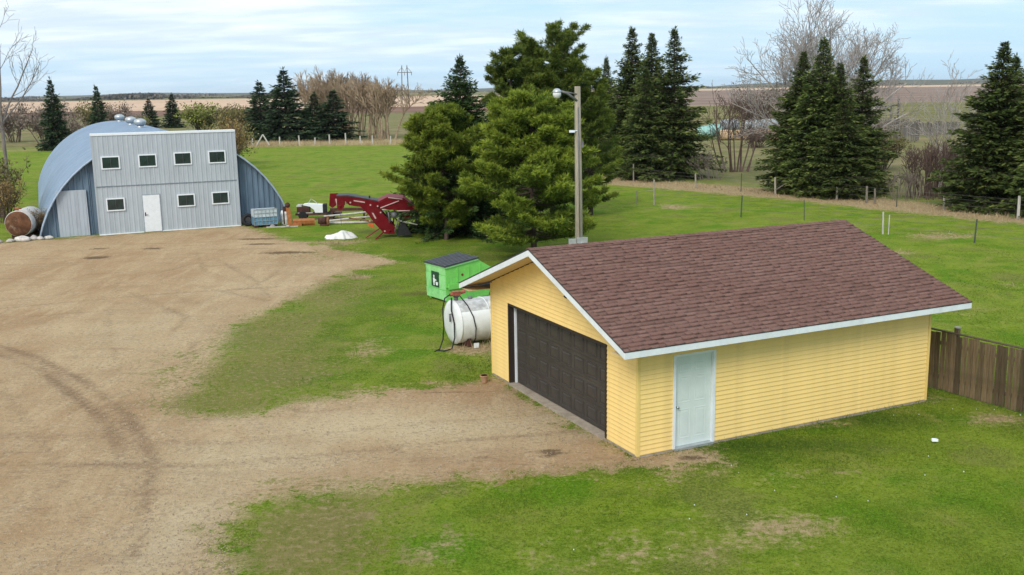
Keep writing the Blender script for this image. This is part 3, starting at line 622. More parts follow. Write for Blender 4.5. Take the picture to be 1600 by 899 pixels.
def fan_mesh(H, W, seed, limbs=9, r0=0.16, m=None, twig=0.014, depth=0.6, sub=0.8, z0=0.3, spread=0.62, dens=1.0, asym=0.0, basew=0.0):
    """crown of limbs fanning out of one low fork, each ending on a dome of height H and width W"""
    rng = np.random.default_rng(seed); T0 = []; B = []
    def path(p, d, L, n_, curl, jit):
        pts = [p]
        for i in range(n_):
            d = d+np.array([0, 0, curl])+rng.normal(0, jit, 3); d = d/np.linalg.norm(d); pts.append(pts[-1]+d*L/n_)
        return pts
    def branch(p, d, L, r, lev):
        n_ = (6, 5, 3, 2)[lev]; pts = path(p, d, L, n_, (0.012, 0.09, 0.12, 0.12)[lev], (0.06, 0.12, 0.16, 0.2)[lev]); r1 = max(twig, r*0.3)
        rr = np.linspace(r, r1, n_+1); out = T0 if lev == 0 else B
        for i in range(n_): out.append((*pts[i], *pts[i+1], max(twig, rr[i]), max(twig*0.8, rr[i+1])))
        if lev == 3: return
        step = (0.75, 0.42, 0.34)[lev]/dens; k = max(2, int(L/step)); f0 = (0.34, 0.12, 0.15)[lev]
        for j in range(k):
            f = f0+(1-f0)*(j+rng.random())/k; x = min(n_-1e-6, f*n_); i = int(x); q = pts[i]+(pts[i+1]-pts[i])*(x-i); dd = pts[i+1]-pts[i]; dd = dd/np.linalg.norm(dd)
            side = rng.normal(size=3)*np.array([1, 0.7, 1]); side -= dd*side.dot(dd); side /= np.linalg.norm(side)+1e-9; a = rng.uniform(0.45, 0.85)
            nd = dd*math.cos(a)+side*math.sin(a); l2 = ((0.46*L+0.5)*(1.15-f*0.72), (0.52*L+0.35)*(1.1-f*0.6), 0.5*L+0.15)[lev]*rng.uniform(0.6, 1.15)
            branch(q, nd, l2, max(twig, r*(0.42, 0.5, 0.6)[lev]*(1-0.5*f)), lev+1)
    fork = np.array([0, 0, H*z0*0.35]); T0.append((0, 0, -0.1, *fork, r0*1.6, r0*1.3))
    for k in range(limbs):
        a = (2*(k+0.5)/limbs-1)+rng.normal(0, 0.06); tilt = a*1.12*spread*1.6+asym; az_d = rng.uniform(-depth, depth)
        d = np.array([math.sin(tilt), az_d*0.7, math.cos(tilt)]); d /= np.linalg.norm(d)
        sx, cz = abs(math.sin(tilt)), max(0.05, math.cos(tilt)); L = 1/math.sqrt((sx/(W/2))**2+(cz/(H*0.97-fork[2]))**2)*rng.uniform(0.86, 1.0)
        branch(fork+np.array([basew*a+rng.normal(0, .15)*basew, rng.normal(0, .3)*basew, rng.uniform(-.3, .5) if basew == 0 else -fork[2]-0.05]), d, L*0.86, r0*rng.uniform(0.7, 1), 0)
    return seg_mesh('trunk', T0, m, 6), seg_mesh('branches', B, m, 3)
def place_tree(name, meshes, loc, label, cat, group=None, rz=0.0, s=(1, 1, 1), order=('crown', 'trunk')):
    o = thing(name, label, cat, loc, rz, group); o.scale = s
    for nme, me in zip(order, meshes):
        c = link('stems' if name == 'bare_shrub' and nme == 'trunk' else nme, me, o)
        if name == 'bare_shrub': c['kind'] = 'stuff'
    return o

# ================================================================== GARAGE
GTH = PI/2-1.1268
GW, GL, HE, HR, OF, OB, OS = 7.301, 8.287, 2.533, 4.0185, 0.668, 0.641, 0.577
gar = thing('detached_garage', 'yellow vinyl-sided garage with brown shingle roof and dark overhead door', 'garage', (2.5806, 20.2566, 0), GTH)
SL = (HR-HE)/(GW/2+OS); HB = HE-0.15
def zroof(y): return HB+SL*min(y+OS, GW+OS-y)
D0, D1, DZ = 1.288, 6.168, 2.13       # overhead door opening in the front wall (local x = 0)
M0, M1, MZ = 0.93, 1.89, 2.07         # side door opening (local y = 0)
# slab and wall core
mb = MB(); mb.box(-0.02, -0.02, -0.25, GL+0.02, GW+0.02, 0.035); mb.build('foundation_slab', concrete, gar)
mb = MB()
def wallpiece_front(y0, y1, z0, z1): mb.box(0.012, y0, z0, 0.10, y1, z1)
wallpiece_front(0.012, D0-0.03, 0.04, HB+SL*OS); wallpiece_front(D1+0.03, GW-0.012, 0.04, HB+SL*OS); wallpiece_front(D0-0.03, D1+0.03, DZ+0.03, HB+SL*OS)
mb.prism([(0.05, HB+SL*OS), (GW-0.05, HB+SL*OS), (GW/2, zroof(GW/2)-0.04)], 0.012, 0.10, 'x')
mb.box(0.10, 0.012, 0.04, M0-0.03, 0.10, HB+SL*OS-0.06); mb.box(M1+0.03, 0.012, 0.04, GL-0.012, 0.10, HB+SL*OS-0.06); mb.box(M0-0.03, 0.012, MZ+0.03, M1+0.03, 0.10, HB+SL*OS-0.06)
mb.box(0.10, GW-0.10, 0.04, GL-0.012, GW-0.012, HB+SL*OS-0.06)
mb.prism([(0.10, 0.04), (GW-0.10, 0.04), (GW-0.10, HB+SL*OS-0.06), (GW/2, zroof(GW/2)-0.04), (0.10, HB+SL*OS-0.06)], GL-0.10, GL-0.012, 'x')
mb.build('wall', yellow_trim, gar)
CH = 0.1016
def board_x(x, s, y0, y1, z0, yt0=None, yt1=None, ch=CH):
    """siding course on plane x, outward direction s"""
    yt0 = y0 if yt0 is None else yt0; yt1 = y1 if yt1 is None else yt1
    z1 = z0+ch-0.002; o0 = x+s*0.019; o1 = x+s*0.006; m_ = MB()
    zm = z0+0.012; om = x+s*0.021
    m_.add([(x, y0, z0), (x, y1, z0), (o0, y1, z0), (o0, y0, z0), (om, y0, zm), (om, y1, zm), (o1, yt1, z1), (o1, yt0, z1), (x, yt1, z1), (x, yt0, z1)],
           [(0, 1, 2, 3), (3, 2, 5, 4), (4, 5, 6, 7), (7, 6, 8, 9), (9, 8, 1, 0), (0, 3, 4, 7, 9), (1, 8, 6, 5, 2)])
    return m_
def board_y(y, s, x0, x1, z0, ch=CH):
    z1 = z0+ch-0.002; o0 = y+s*0.020; o1 = y+s*0.006; zm = z0+0.012; om = y+s*0.022; m_ = MB()
    m_.add([(x0, y, z0), (x1, y, z0), (x1, o0, z0), (x0, o0, z0), (x0, om, zm), (x1, om, zm), (x1, o1, z1), (x0, o1, z1), (x1, y, z1), (x0, y, z1)],
           [(0, 1, 2, 3), (3, 2, 5, 4), (4, 5, 6, 7), (7, 6, 8, 9), (9, 8, 1, 0), (0, 3, 4, 7, 9), (1, 8, 6, 5, 2)])
    return m_
z = 0.045; first = {}
def shared(key, maker, name, m, loc):
    if key not in first: first[key] = maker().mesh(name, m)
    link(name, first[key], gar, loc)
while z < HR-0.25:
    zt = z+CH
    if zt < HB+SL*OS-0.0:
        a, b = 0.05, GW-0.05; at, bt = a, b
    else:
        a = max(0.05, (z-HB)/SL-OS+0.02); b = GW-a; at = max(0.05, (zt-HB)/SL-OS+0.02); bt = GW-at
    if b-a < 0.15: break
    if bt <= at: at = bt = (a+b)/2
    if z < DZ-0.02:
        shared('fr', lambda: board_x(0, -1, 0.045, D0-0.062, 0), 'siding_board', yellow, (0, 0, z))
        shared('fl', lambda: board_x(0, -1, D1+0.062, GW-0.045, 0), 'siding_board', yellow, (0, 0, z))
    else:
        board_x(0, -1, a, b, z, at, bt).build('siding_board', yellow, gar)
    board_x(GL, 1, a, b, z, at, bt).build('siding_board', yellow, gar)
    if zt < HB+SL*0.0+0.02:
        if z < MZ:
            shared('sr', lambda: board_y(0, -1, 0.05, M0-0.065, 0), 'siding_board', yellow, (0, 0, z))
            shared('sl', lambda: board_y(0, -1, M1+0.065, GL-0.05, 0), 'siding_board', yellow, (0, 0, z))
        else: shared('st', lambda: board_y(0, -1, 0.05, GL-0.05, 0), 'siding_board', yellow, (0, 0, z))
        shared('bk', lambda: board_y(GW, 1, 0.05, GL-0.05, 0), 'siding_board', yellow, (0, 0, z))
    z = zt
for (cx, cy) in ((0, 0), (GL, 0), (0, GW), (GL, GW)):
    m_ = MB(); sx = -1 if cx == 0 else 1; sy = -1 if cy == 0 else 1
    x0, x1 = sorted((cx+sx*0.027, cx-sx*0.045)); y0, y1 = sorted((cy+sy*0.027, cy-sy*0.045))
    m_.box(x0, y0, 0.03, x1, y1, zroof(0)-0.03 if True else 0); m_.build('corner_trim', yellow_trim, gar)
# overhead door
REC = 0.17
mb = MB()
mb.box(-0.032, D0-0.06, 0.04, REC+0.06, D0, DZ+0.06); mb.box(-0.032, D1, 0.04, REC+0.06, D1+0.06, DZ+0.06); mb.box(-0.032, D0, DZ, REC+0.06, D1, DZ+0.06)
mb.build('door_jamb', brown_dark, gar)
mb = MB(); mb.box(REC-0.05, D1-0.06, 0.045, REC, D1-0.004, DZ-0.004); mb.build('weather_strip', white_m, gar)
gd = MB(); gd.box(REC+0.012, D0+0.002, 0.05, REC+0.055, D1-0.003, DZ-0.003); gd = gd.build('garage_door', brown_door, gar)
sh = (DZ-0.06)/4
for r in range(4):
    z0 = 0.052+r*sh; m_ = MB(); m_.box(REC, D0+0.004, z0+0.004, REC+0.010, D1-0.062, z0+sh-0.005); m_.build('door_section', brown_door, gd)
pw = (D1-0.07-D0-0.02)/8
pm = MB(); a_ = 0.13
def frus(m_, y0, y1, z0, z1, x, d, t, axis='x'):
    vs = [(x, y0, z0), (x, y1, z0), (x, y1, z1), (x, y0, z1), (x-d, y0+t, z0+t), (x-d, y1-t, z0+t), (x-d, y1-t, z1-t), (x-d, y0+t, z1-t)]
    if axis == 'y': vs = [(b, a, c) for a, b, c in vs]
    return m_.hexa(vs)
# moulding ring round a raised field
y1_, z1_ = pw-a_, sh-0.15
for (ya, yb, za, zb) in ((0, y1_, 0, 0.028), (0, y1_, z1_-0.028, z1_), (0, 0.028, 0.028, z1_-0.028), (y1_-0.028, y1_, 0.028, z1_-0.028)):
    frus(pm, ya, yb, za, zb, 0, 0.014, 0.008)
frus(pm, 0.055, y1_-0.055, 0.055, z1_-0.055, 0, 0.009, 0.02)
pmesh = pm.mesh('door_panel', brown_door)
for r in range(4):
    for c in range(8): link('door_panel', pmesh, gd, (REC-0.001, D0+0.02+c*pw+a_/2, 0.052+r*sh+0.075))
# sill of the overhead door: two concrete strips
for (ya, yb) in ((D0-0.05, 3.02), (3.05, D1+0.05)):
    m_ = MB(); m_.box(-0.07, ya, -0.1, 0.16, yb, 0.048 if ya < 2 else 0.044); m_.build('door_sill', concrete, gar)
# side door
mb = MB(); mb.box(M0-0.065, -0.034, 0.04, M0, 0.09, MZ+0.05); mb.box(M1, -0.034, 0.04, M1+0.065, 0.09, MZ+0.05); mb.box(M0, -0.034, MZ, M1, 0.09, MZ+0.05)
mb.build('door_frame', white_m, gar)
sdoor = MB(); sdoor.box(M0+0.003, 0.045, 0.06, M1-0.003, 0.085, MZ-0.003); sdoor = sdoor.build('side_door', door_white, gar)
dw = M1-M0
for (z0, z1) in ((0.22, 0.88), (1.02, 1.60), (1.70, 1.90)):
    for (x0, x1) in ((M0+0.13, M0+dw/2-0.05), (M0+dw/2+0.05, M1-0.13)):
        m_ = MB()
        for (ya, yb, za, zb) in ((x0, x1, z0, z0+0.022), (x0, x1, z1-0.022, z1), (x0, x0+0.022, z0+0.022, z1-0.022), (x1-0.022, x1, z0+0.022, z1-0.022)): frus(m_, ya, yb, za, zb, 0.045, 0.004, 0.008, 'y')
        frus(m_, x0+0.05, x1-0.05, z0+0.05, z1-0.05, 0.045, 0.003, 0.02, 'y')
        m_.build('door_panel', door_white, sdoor)
m_ = MB(); m_.tube([(M0+0.075, 0.046, 0.95), (M0+0.075, 0.02, 0.95)], 0.012, 8); m_.tube([(M0+0.075, 0.02, 0.95), (M0+0.075, -0.02, 0.95)], [0.026, 0.03], 10); m_.build('door_knob', metal_m, sdoor, True)
m_ = MB(); m_.box(M0-0.01, -0.07, 0.0, M1+0.01, 0.09, 0.055); m_.build('threshold', metal_m, gar)
# roof
X0, X1 = -OF, GL+OB
ridge = GW/2
deck = MB()
e = 0.03
deck.prism([(-OS, HE-0.012), (ridge, HR-0.012), (GW+OS, HE-0.012), (GW+OS, HE-0.05), (ridge, HR-0.05), (-OS, HE-0.05)], X0+0.004, X1-0.004, 'x')
roof = deck.build('roof', mat('roof_deck', (0.09, 0.06, 0.05), 0.9), gar)
for xa, xb in ((X0, X0+0.03), (X1-0.03, X1)):
    for sgn in (0, 1):
        A_ = (-OS, HE-0.028) if sgn == 0 else (GW+OS, HE-0.028); m_ = MB()
        k = 0.002
        m_.prism([(A_[0], A_[1]-0.005), (ridge, HR-0.033), (ridge, HR-0.175), (A_[0], A_[1]-0.14)], xa-0.026 if xa < 0 else xb-0.004, xa+0.004 if xa < 0 else xb+0.026, 'x'); m_.build('barge_board', white_m, gar)
for sgn, y in ((-1, -OS), (1, GW+OS)):
    m_ = MB(); ya, yb = sorted((y, y+sgn*0.028)); m_.box(X0-0.024, ya, HE-0.165, X1+0.024, yb, HE-0.03); m_.build('fascia_board', white_m, gar)
    m_ = MB(); m_.box(X0-0.02, *(sorted((y-sgn*0.002, y-sgn*0.0))[:1]), HE-0.17, X1+0.02, sorted((y, y))[0]+0.0, HE-0.16) if False else None
    ya, yb = sorted((y-sgn*0.003, y-sgn*(OS-0.03))); m_ = MB(); m_.box(X0+0.02, ya, HE-0.16, X1-0.02, yb, HE-0.145); m_.build('soffit', soffit_m, gar)
for (xa, xb) in ((X0+0.01, -0.03), (GL+0.03, X1-0.01)):
    m_ = MB(); m_.prism([(-OS+0.02, HE-0.135+0.02*SL), (ridge, HR-0.135), (GW+OS-0.02, HE-0.135+0.02*SL), (GW+OS-0.02, HE-0.12+0.02*SL), (ridge, HR-0.12), (-OS+0.02, HE-0.12+0.02*SL)], xa, xb, 'x'); m_.build('soffit', soffit_m, gar)
m_ = MB()
for sgn, y in ((-1, -OS), (1, GW+OS)):
    ya, yb = sorted((y+sgn*0.036, y-sgn*0.03)); m_.box(X0-0.034, ya, HE-0.028, X1+0.034, yb, HE-0.013)
for xx in (X0-0.034, X1+0.012):
    m_.prism([(-OS+.03, HE-0.025+.03*SL), (ridge, HR-0.025), (GW+OS-.03, HE-0.025+.03*SL), (GW+OS-.03, HE-0.001+.03*SL), (ridge, HR-0.001), (-OS+.03, HE-0.001+.03*SL)], xx, xx+0.022, 'x')
m_.build('drip_edge', black_edge, gar)
# shingles
slen = math.hypot(ridge+OS, HR-HE); su = ((ridge+OS)/slen, (HR-HE)/slen)
EXP = 0.1395; rows = int(slen/EXP)+1
rng = np.random.default_rng(3)
def tab_verts(w, th, ln=0.19):
    # local: x along eave, y up-slope, z normal; wedge thicker at the butt
    return np.array([(0, 0, 0), (w, 0, 0), (w, ln, -0.004), (0, ln, -0.004), (0, 0, th), (w, 0, th), (w, ln, 0.003), (0, ln, 0.003), (0, min(0.100, ln*0.6), th*0.47+0.0014), (w, min(0.100, ln*0.6), th*0.47+0.0014)], float)
TF = [(0, 1, 2, 3), (3, 2, 5, 4), (6, 7, 2, 1), (7, 6, 0, 0)][:3]
TF = [(4, 5, 9, 8), (8, 9, 6, 7), (0, 1, 5, 4), (1, 2, 6, 5), (3, 0, 4, 7), (3, 2, 1, 0)]
VAR = []
def tints(v, dark=None): return np.array([v, v if (int(v*100) % 2 == 0) else -0.5, v, v, v, v])
def shingle_var(w, th, tint):
    v = tab_verts(w, th); vv = np.stack([v[:, 0], v[:, 1]*su[0]-v[:, 2]*su[1], v[:, 1]*su[1]+v[:, 2]*su[0]], 1)
    return np_mesh('shingle', vv, np.array(TF), shingle_m, fattr={'tint': tints(tint)})
WID = [0.16, 0.22, 0.28, 0.34]
VARS = {(wi, ti): shingle_var(WID[wi]-0.004, (0.013, 0.020, 0.028)[ti % 3], (0.11, 0.32, 0.50, 0.71, 0.93)[ti]) for wi in range(4) for ti in range(5)}
single = 0; SV = []; SF = []; ST = []
tabs = []
for r in range(rows):
    x = X0-0.03-rng.uniform(0, 0.2)
    while x < X1+0.03:
        wi = int(rng.integers(0, 4)); ti = int(rng.choice(5, p=[.14, .22, .28, .22, .14])); xa = max(x, X0-0.03); w_ = WID[wi]
        full = x >= X0-0.03 and x+w_ <= X1+0.03
        tabs.append((r, x, wi, ti, full)); x += w_
def local_pt(r, x): d = r*EXP-0.03; return (x, -OS+d*su[0], HE+0.0+d*su[1]-0.010)
for (r, x, wi, ti, full) in tabs:
    lx, ly, lz = local_pt(r, x)
    ln = 0.19 if (r+1)*EXP+0.05 < slen else max(0.03, slen-r*EXP+0.02)
    if full and single < 300 and ln == 0.19:
        link('shingle', VARS[(wi, ti)], roof, (lx, ly, lz)); single += 1
    else:
        x0 = max(x, X0-0.03); x1 = min(x+WID[wi]-0.004, X1+0.03)
        if x1-x0 < 0.02: continue
        v = tab_verts(x1-x0, (0.013, 0.020, 0.028)[ti % 3], ln)
        SV.append(np.stack([v[:, 0]+x0, ly+v[:, 1]*su[0]-v[:, 2]*su[1], lz+v[:, 1]*su[1]+v[:, 2]*su[0]], 1)); ST += list(tints((0.11, 0.32, 0.50, 0.71, 0.93)[ti]))
def stuffmesh(SV, ST, name, parent):
    n_ = len(SV); V_ = np.concatenate(SV); F_ = np.concatenate([np.array(TF)+10*i for i in range(n_)])
    o = link(name, np_mesh(name, V_, F_, shingle_m, fattr={'tint': ST}), parent); return tag(o, kind='stuff')
stuffmesh(SV, ST, 'shingles', roof)
SV2 = []; ST2 = []
for (r, x, wi, ti, full) in tabs:
    lx, ly, lz = local_pt(r, x); x0 = max(x, X0-0.03); x1 = min(x+WID[wi]-0.004, X1+0.03)
    ln = 0.19 if (r+1)*EXP+0.05 < slen else max(0.03, slen-r*EXP+0.02)
    if x1-x0 < 0.02: continue
    v = tab_verts(x1-x0, 0.012, ln); SV2.append(np.stack([v[:, 0]+x0, GW-(ly+v[:, 1]*su[0]-v[:, 2]*su[1]), lz+v[:, 1]*su[1]+v[:, 2]*su[0]], 1)[[1, 0, 3, 2, 5, 4, 7, 6, 9, 8]]); ST2 += list(tints((0.11, 0.32, 0.50, 0.71, 0.93)[ti]))
tag(stuffmesh(SV2, ST2, 'shingles', roof), 'shingles of the far roof slope')
# ridge caps
x = X0-0.03; k = 0
cap = np.array([(0, -0.13, -0.13*SL+0.018), (0, 0, 0.020), (0, 0.13, -0.13*SL+0.018), (0.2, 0.13, -0.13*SL+0.008), (0.2, 0, 0.010), (0.2, -0.13, -0.13*SL+0.008),
                (0, -0.13, -0.13*SL+0.004), (0, 0, 0.004), (0, 0.13, -0.13*SL+0.004)])
caps = []
for tv in (0.2, 0.5, 0.75):
    me = bpy.data.meshes.new('ridge_cap'); me.from_pydata([tuple(p) for p in cap], [], [(0, 1, 4, 5), (1, 2, 3, 4), (6, 7, 1, 0), (7, 8, 2, 1)]); me.materials.append(shingle_m)
    a = me.attributes.new('tint', 'FLOAT', 'FACE'); a.data.foreach_set('value', [tv]*4); caps.append(me)
while x < X1-0.12:
    link('ridge_cap', caps[int(rng.integers(0, 3))], roof, (x, ridge, HR+0.004)); x += 0.145
# small lamp under the gable overhang and its bracket
m_ = MB(); m_.box(-0.07, 2.85, 2.98, -0.026, 2.97, 3.06); m_.tube([(-0.07, 2.91, 3.0), (-0.13, 2.91, 2.94)], [0.035, 0.05], 8); m_.build('gable_lamp', brown_dark, gar)

# ================================================================== QUONSET
FE = math.atan2(3.2, 7.0)
qh = thing('quonset_shed', 'large pale blue arched steel shed with flat two-storey panelled front', 'shed', (-23.0, 56.3, 0), FE)
# local: x along the front, y backwards
FW, FH = 7.75, 5.55; AX, AR, AZ = 3.86, 7.13, -1.76; half = math.sqrt(AR**2-AZ**2)
EY = 0.55       # the arched end wall stands behind the panelled front
QL = 40.0
def archz(x): return math.sqrt(max(0, AR*AR-(x-AX)**2))+AZ
# arch roof with fine corrugations
th = np.linspace(math.asin(-AZ/AR), PI-math.asin(-AZ/AR), 49)
ys = []; yy = EY-0.35
while yy < QL: ys += [(yy, 0.0), (yy+0.12, 0.0), (yy+0.20, 0.035), (yy+0.42, 0.035), (yy+0.50, 0.0)]; yy += 0.61
V_ = []; 
for (y, o) in ys:
    for t_ in th: V_.append((AX-(AR+o)*math.cos(t_), y, AZ+(AR+o)*math.sin(t_)))
V_ = np.array(V_); ny_ = len(ys); I_ = np.arange(ny_*49).reshape(ny_, 49)
F_ = np.stack([I_[:-1, :-1], I_[1:, :-1], I_[1:, 1:], I_[:-1, 1:]], -1).reshape(-1, 4)
aroof = link('arch_roof', np_mesh('arch_roof', V_, F_, archroof_m, smooth=False), qh)
# thick rim on the front edge
mb = MB(); P_ = [(AX-(AR+0.01)*math.cos(t_), EY-0.36, AZ+(AR+0.01)*math.sin(t_)) for t_ in th[::2]]; mb.tube(P_, 0.055, 6); mb.build('arch_rim', mat('rim_steel', (0.34, 0.42, 0.52), 0.45, 0.1), aroof, True)
# corrugated end wall: vertical ribs, each strip a panel
xs = np.arange(AX-half+0.03, AX+half-0.05, 0.31)
def endstrip(xa, xb):
    m_ = MB(); k = 6; pts = [(0, 0), (0.30, 0), (0.40, -0.05), (0.72, -0.05), (0.82, 0), (1, 0)]
    ps = [(xa+(xb-xa)*p[0], p[1]) for p in pts]; vs = []
    for (px_, py_) in ps: vs.append((px_, EY+py_, -0.05))
    for (px_, py_) in ps: vs.append((px_, EY+py_, max(0.02, archz(px_)-0.03)))
    for (px_, py_) in ps: vs.append((px_, EY+0.04, -0.05))
    fs = [(i, i+1, 7+i, 6+i) for i in range(5)]
    return m_.add(vs, fs)
for xa in xs:
    if xa+0.31 < -0.05 or xa > FW+0.05: endstrip(xa, xa+0.308).build('end_wall_panel', endwall_m, qh)
mb = MB(); mb.prism([(AX-half, 0)]+[(AX-(AR-0.03)*math.cos(t_), AZ+(AR-0.03)*math.sin(t_)) for t_ in th[1:-1]]+[(AX+half, 0)], EY+0.05, EY+0.10, 'y'); mb.build('end_wall', endwall_m, qh)
mb = MB(); mb.prism([(AX-half, 0)]+[(AX-(AR-0.03)*math.cos(t_), AZ+(AR-0.03)*math.sin(t_)) for t_ in th[1:-1]]+[(AX+half, 0)], QL-.3, QL-.2, 'y'); mb.build('end_wall', endwall_m, qh)
# box front: returns and ribbed panels in two tiers
mb = MB(); mb.box(0.03, 0.03, -0.1, FW-0.03, EY+0.04, FH-0.02)
mb.build('front_box', endwall_m, qh)
SEAM = 2.70; npn = 10; pwid = FW/npn
def fpanel(z0, z1, extra=0.0):
    m_ = MB(); prof = []; n_ = 3
    for i in range(n_):
        b = pwid*i/n_; w_ = pwid/n_
        prof += [(b, 0), (b+w_*0.12, -0.014), (b+w_*0.30, -0.014), (b+w_*0.42, 0)]
    prof += [(pwid-0.006, 0)]
    vs = [(p[0], p[1]+extra, z0) for p in prof]+[(p[0], p[1]+extra, z1) for p in prof]; k = len(prof)
    return m_.add(vs, [(i, i+1, k+i+1, k+i) for i in range(k-1)]).mesh('front_panel', facade_m)
fm_lo = fpanel(0.03, SEAM-0.015); fm_hi = fpanel(SEAM+0.015, FH-0.03, -0.012)
for i in range(npn):
    link('front_panel', fm_lo, qh, (i*pwid, 0, 0)); link('front_panel', fm_hi, qh, (i*pwid, 0, 0))
mb = MB(); mb.box(-0.02, -0.055, FH-0.05, FW+0.02, EY+0.06, FH+0.07); mb.build('cap_flashing', cap_white, qh)
mb = MB(); mb.box(-0.03, -0.030, -0.03, 0.04, 0.05, FH-0.052); mb.box(FW-0.04, -0.030, -0.03, FW+0.03, 0.05, FH-0.052); mb.build('corner_flashing', facade_m, qh)
mb = MB(); mb.box(0.0, -0.04, -0.02, 2.35, 0.0, 0.055); mb.box(3.35, -0.04, -0.02, FW, 0.0, 0.055); mb.build('base_trim', cap_white, qh)
mb = MB(); mb.box(0.05, -0.036, SEAM-0.03, 0.9, -0.018, SEAM-0.01); mb.box(0.95, -0.038, SEAM-0.02, FW-0.1, -0.018, SEAM); mb.build('seam_strip', mat('seam', (0.25, 0.31, 0.36), 0.6, 0.1), qh)
wf = MB()
ww, wh, ft = 0.98, 0.72, 0.065
for (a, b, c, d) in ((0, ww, 0, ft), (0, ww, wh-ft, wh), (0, ft, ft, wh-ft), (ww-ft, ww, ft, wh-ft)): wf.box(a, -0.075, c, b, -0.005, d)
wfm = wf.mesh('window', cap_white)
wg = MB(); wg.box(ft, -0.055, ft, ww/2+0.01, -0.035, wh-ft); wgm = wg.mesh('pane', glass_m); wg = MB(); wg.box(ww/2+0.01, -0.050, ft, ww-ft, -0.03, wh-ft); wgm2 = wg.mesh('pane', glass_m)
wb = MB(); wb.box(ww/2-0.008, -0.064, ft, ww/2+0.022, -0.052, wh-ft); wbm = wb.mesh('mullion', mat('mullion', (0.05, 0.06, 0.06), 0.5))
for (x_, z_) in ((0.41, 3.65), (2.36, 3.68), (4.27, 3.72), (6.17, 3.73), (0.48, 1.32), (4.28, 1.33), (6.2, 1.36)):
    wo = link('window', wfm, qh, (x_, 0, z_)); link('pane', wgm, wo); link('pane', wgm2, wo); link('mullion', wbm, wo)
qd = MB(); qd.box(2.42, -0.06, 0.03, 3.32, -0.01, 2.10); qd = qd.build('door', cap_white, qh)
m_ = MB()
for (a, b, c, d) in ((2.37, 2.418, 0.0, 2.15), (3.322, 3.37, 0.0, 2.15), (2.418, 3.322, 2.102, 2.15)): m_.box(a, -0.05, c, b, -0.012, d)
m_.build('door_frame', mat('door_frame_grey', (0.30, 0.34, 0.38), 0.6), qh)
m_ = MB(); m_.tube([(2.50, -0.06, 1.0), (2.50, -0.11, 1.0), (2.64, -0.11, 1.0)], 0.016, 6); m_.box(2.47, -0.068, 0.93, 2.53, -0.058, 1.14); m_.build('handle', brown_dark, qd)
# slab door hung on the left of the end wall
for i in range(4):
    m_ = MB(); w_ = 0.40; x_ = -2.02+i*w_*0.97; 
    m_.hexa([(x_, EY-0.16, -0.02), (x_+w_-0.012, EY-0.16, -0.02), (x_+w_-0.012, EY-0.08, -0.02), (x_, EY-0.08, -0.02), (x_-0.02, EY-0.16, 2.55), (x_+w_-0.032, EY-0.16, 2.55), (x_+w_-0.032, EY-0.08, 2.55), (x_-0.02, EY-0.08, 2.55)])
    for rx in (0.12, 0.28): m_.box(x_+rx, EY-0.175, 0.02, x_+rx+0.02, EY-0.158, 2.52)
    m_.build('slab_door_panel', leaf_steel, qh)
# turbine vents on the ridge
def vent():
    m_ = MB(); m_.tube([(0, 0, -0.15), (0, 0, 0.18)], 0.24, 12); pr = [(0.30, 0.18), (0.40, 0.28), (0.44, 0.42), (0.38, 0.56), (0.20, 0.64), (0.03, 0.66)]
    m_.tube([(0, 0, z_) for r_, z_ in pr], [r_ for r_, z_ in pr], 14); return m_.mesh('roof_vent', metal_m, True)
vm = vent()
for y_ in (17.0, 25.0, 37.0): link('roof_vent', vm, qh, (AX+0.2, y_, AR+AZ))

# ================================================================== YARD LIGHT POLE
pl = thing('yard_light_pole', 'tall weathered wooden pole with lamp arm behind the garage roof', 'utility pole', (2.45, 36.4, 0))
mb = MB(); mb.tube([(0.02, 0, -0.1), (0.0, 0, 3.5), (-0.03, 0, 7.72)], [0.155, 0.135, 0.105], 14); mb.build('pole', pole_wood, pl, True)
mb = MB(); mb.tube([(-0.05, -0.08, 7.22), (-0.42, -0.12, 7.50), (-0.66, -0.14, 7.56)], 0.045, 8); mb.tube([(-0.06, -0.09, 7.45), (-0.42, -0.12, 7.53)], 0.025, 6); mb.build('lamp_arm', grey_m, pl, True)
mb = MB(); pr = [(7.66, 0.03), (7.64, 0.09), (7.56, 0.155), (7.52, 0.16)]; mb.tube([(-0.76, -0.15, z_) for z_, r_ in pr], [r_ for z_, r_ in pr], 14)
lh = mb.build('lamp_head', metal_m, pl, True)
mb = MB(); pr = [(7.52, 0.15), (7.42, 0.145), (7.34, 0.11), (7.31, 0.05)]; mb.tube([(-0.76, -0.15, z_) for z_, r_ in pr], [r_ for z_, r_ in pr], 14); mb.build('lamp_lens', mat('lamp_lens', (0.62, 0.63, 0.62), 0.3, 0.1), lh, True)
mb = MB(); mb.box(-0.34, -0.2, 6.12, -0.14, -0.13, 6.20); mb.tube([(-0.16, -0.16, 6.16), (-0.05, -0.1, 6.18)], 0.02, 6); mb.build('camera_bracket', white_m, pl)
mb = MB(); mb.box(0.10, -0.16, 5.58, 0.17, -0.08, 5.82); mb.build('junction_box', grey_m, pl)
mb = MB(); mb.tube([(-0.02, -0.14, 7.0), (0.0, -0.16, 5.0), (0.03, -0.19, 0.9)], 0.018, 6); mb.build('conduit', grey_m, pl, True)
mb = MB(); mb.box(-0.38, -0.26, 1.72, -0.10, -0.10, 2.32); mb.build('meter_box', metal_m, pl)
mb = MB(); mb.box(-0.08, -0.30, 1.80, 0.30, -0.14, 2.38); mb.tube([(0.1, -0.30, 2.12), (0.1, -0.38, 2.12)], 0.09, 12); mb.build('meter_box', metal_m, pl)

# ================================================================== DUMPSTER
dm = thing('dumpster', 'bright green metal dumpster with black ribbed lid and sign', 'dumpster', (-2.4, 36.4, 0), math.radians(35))
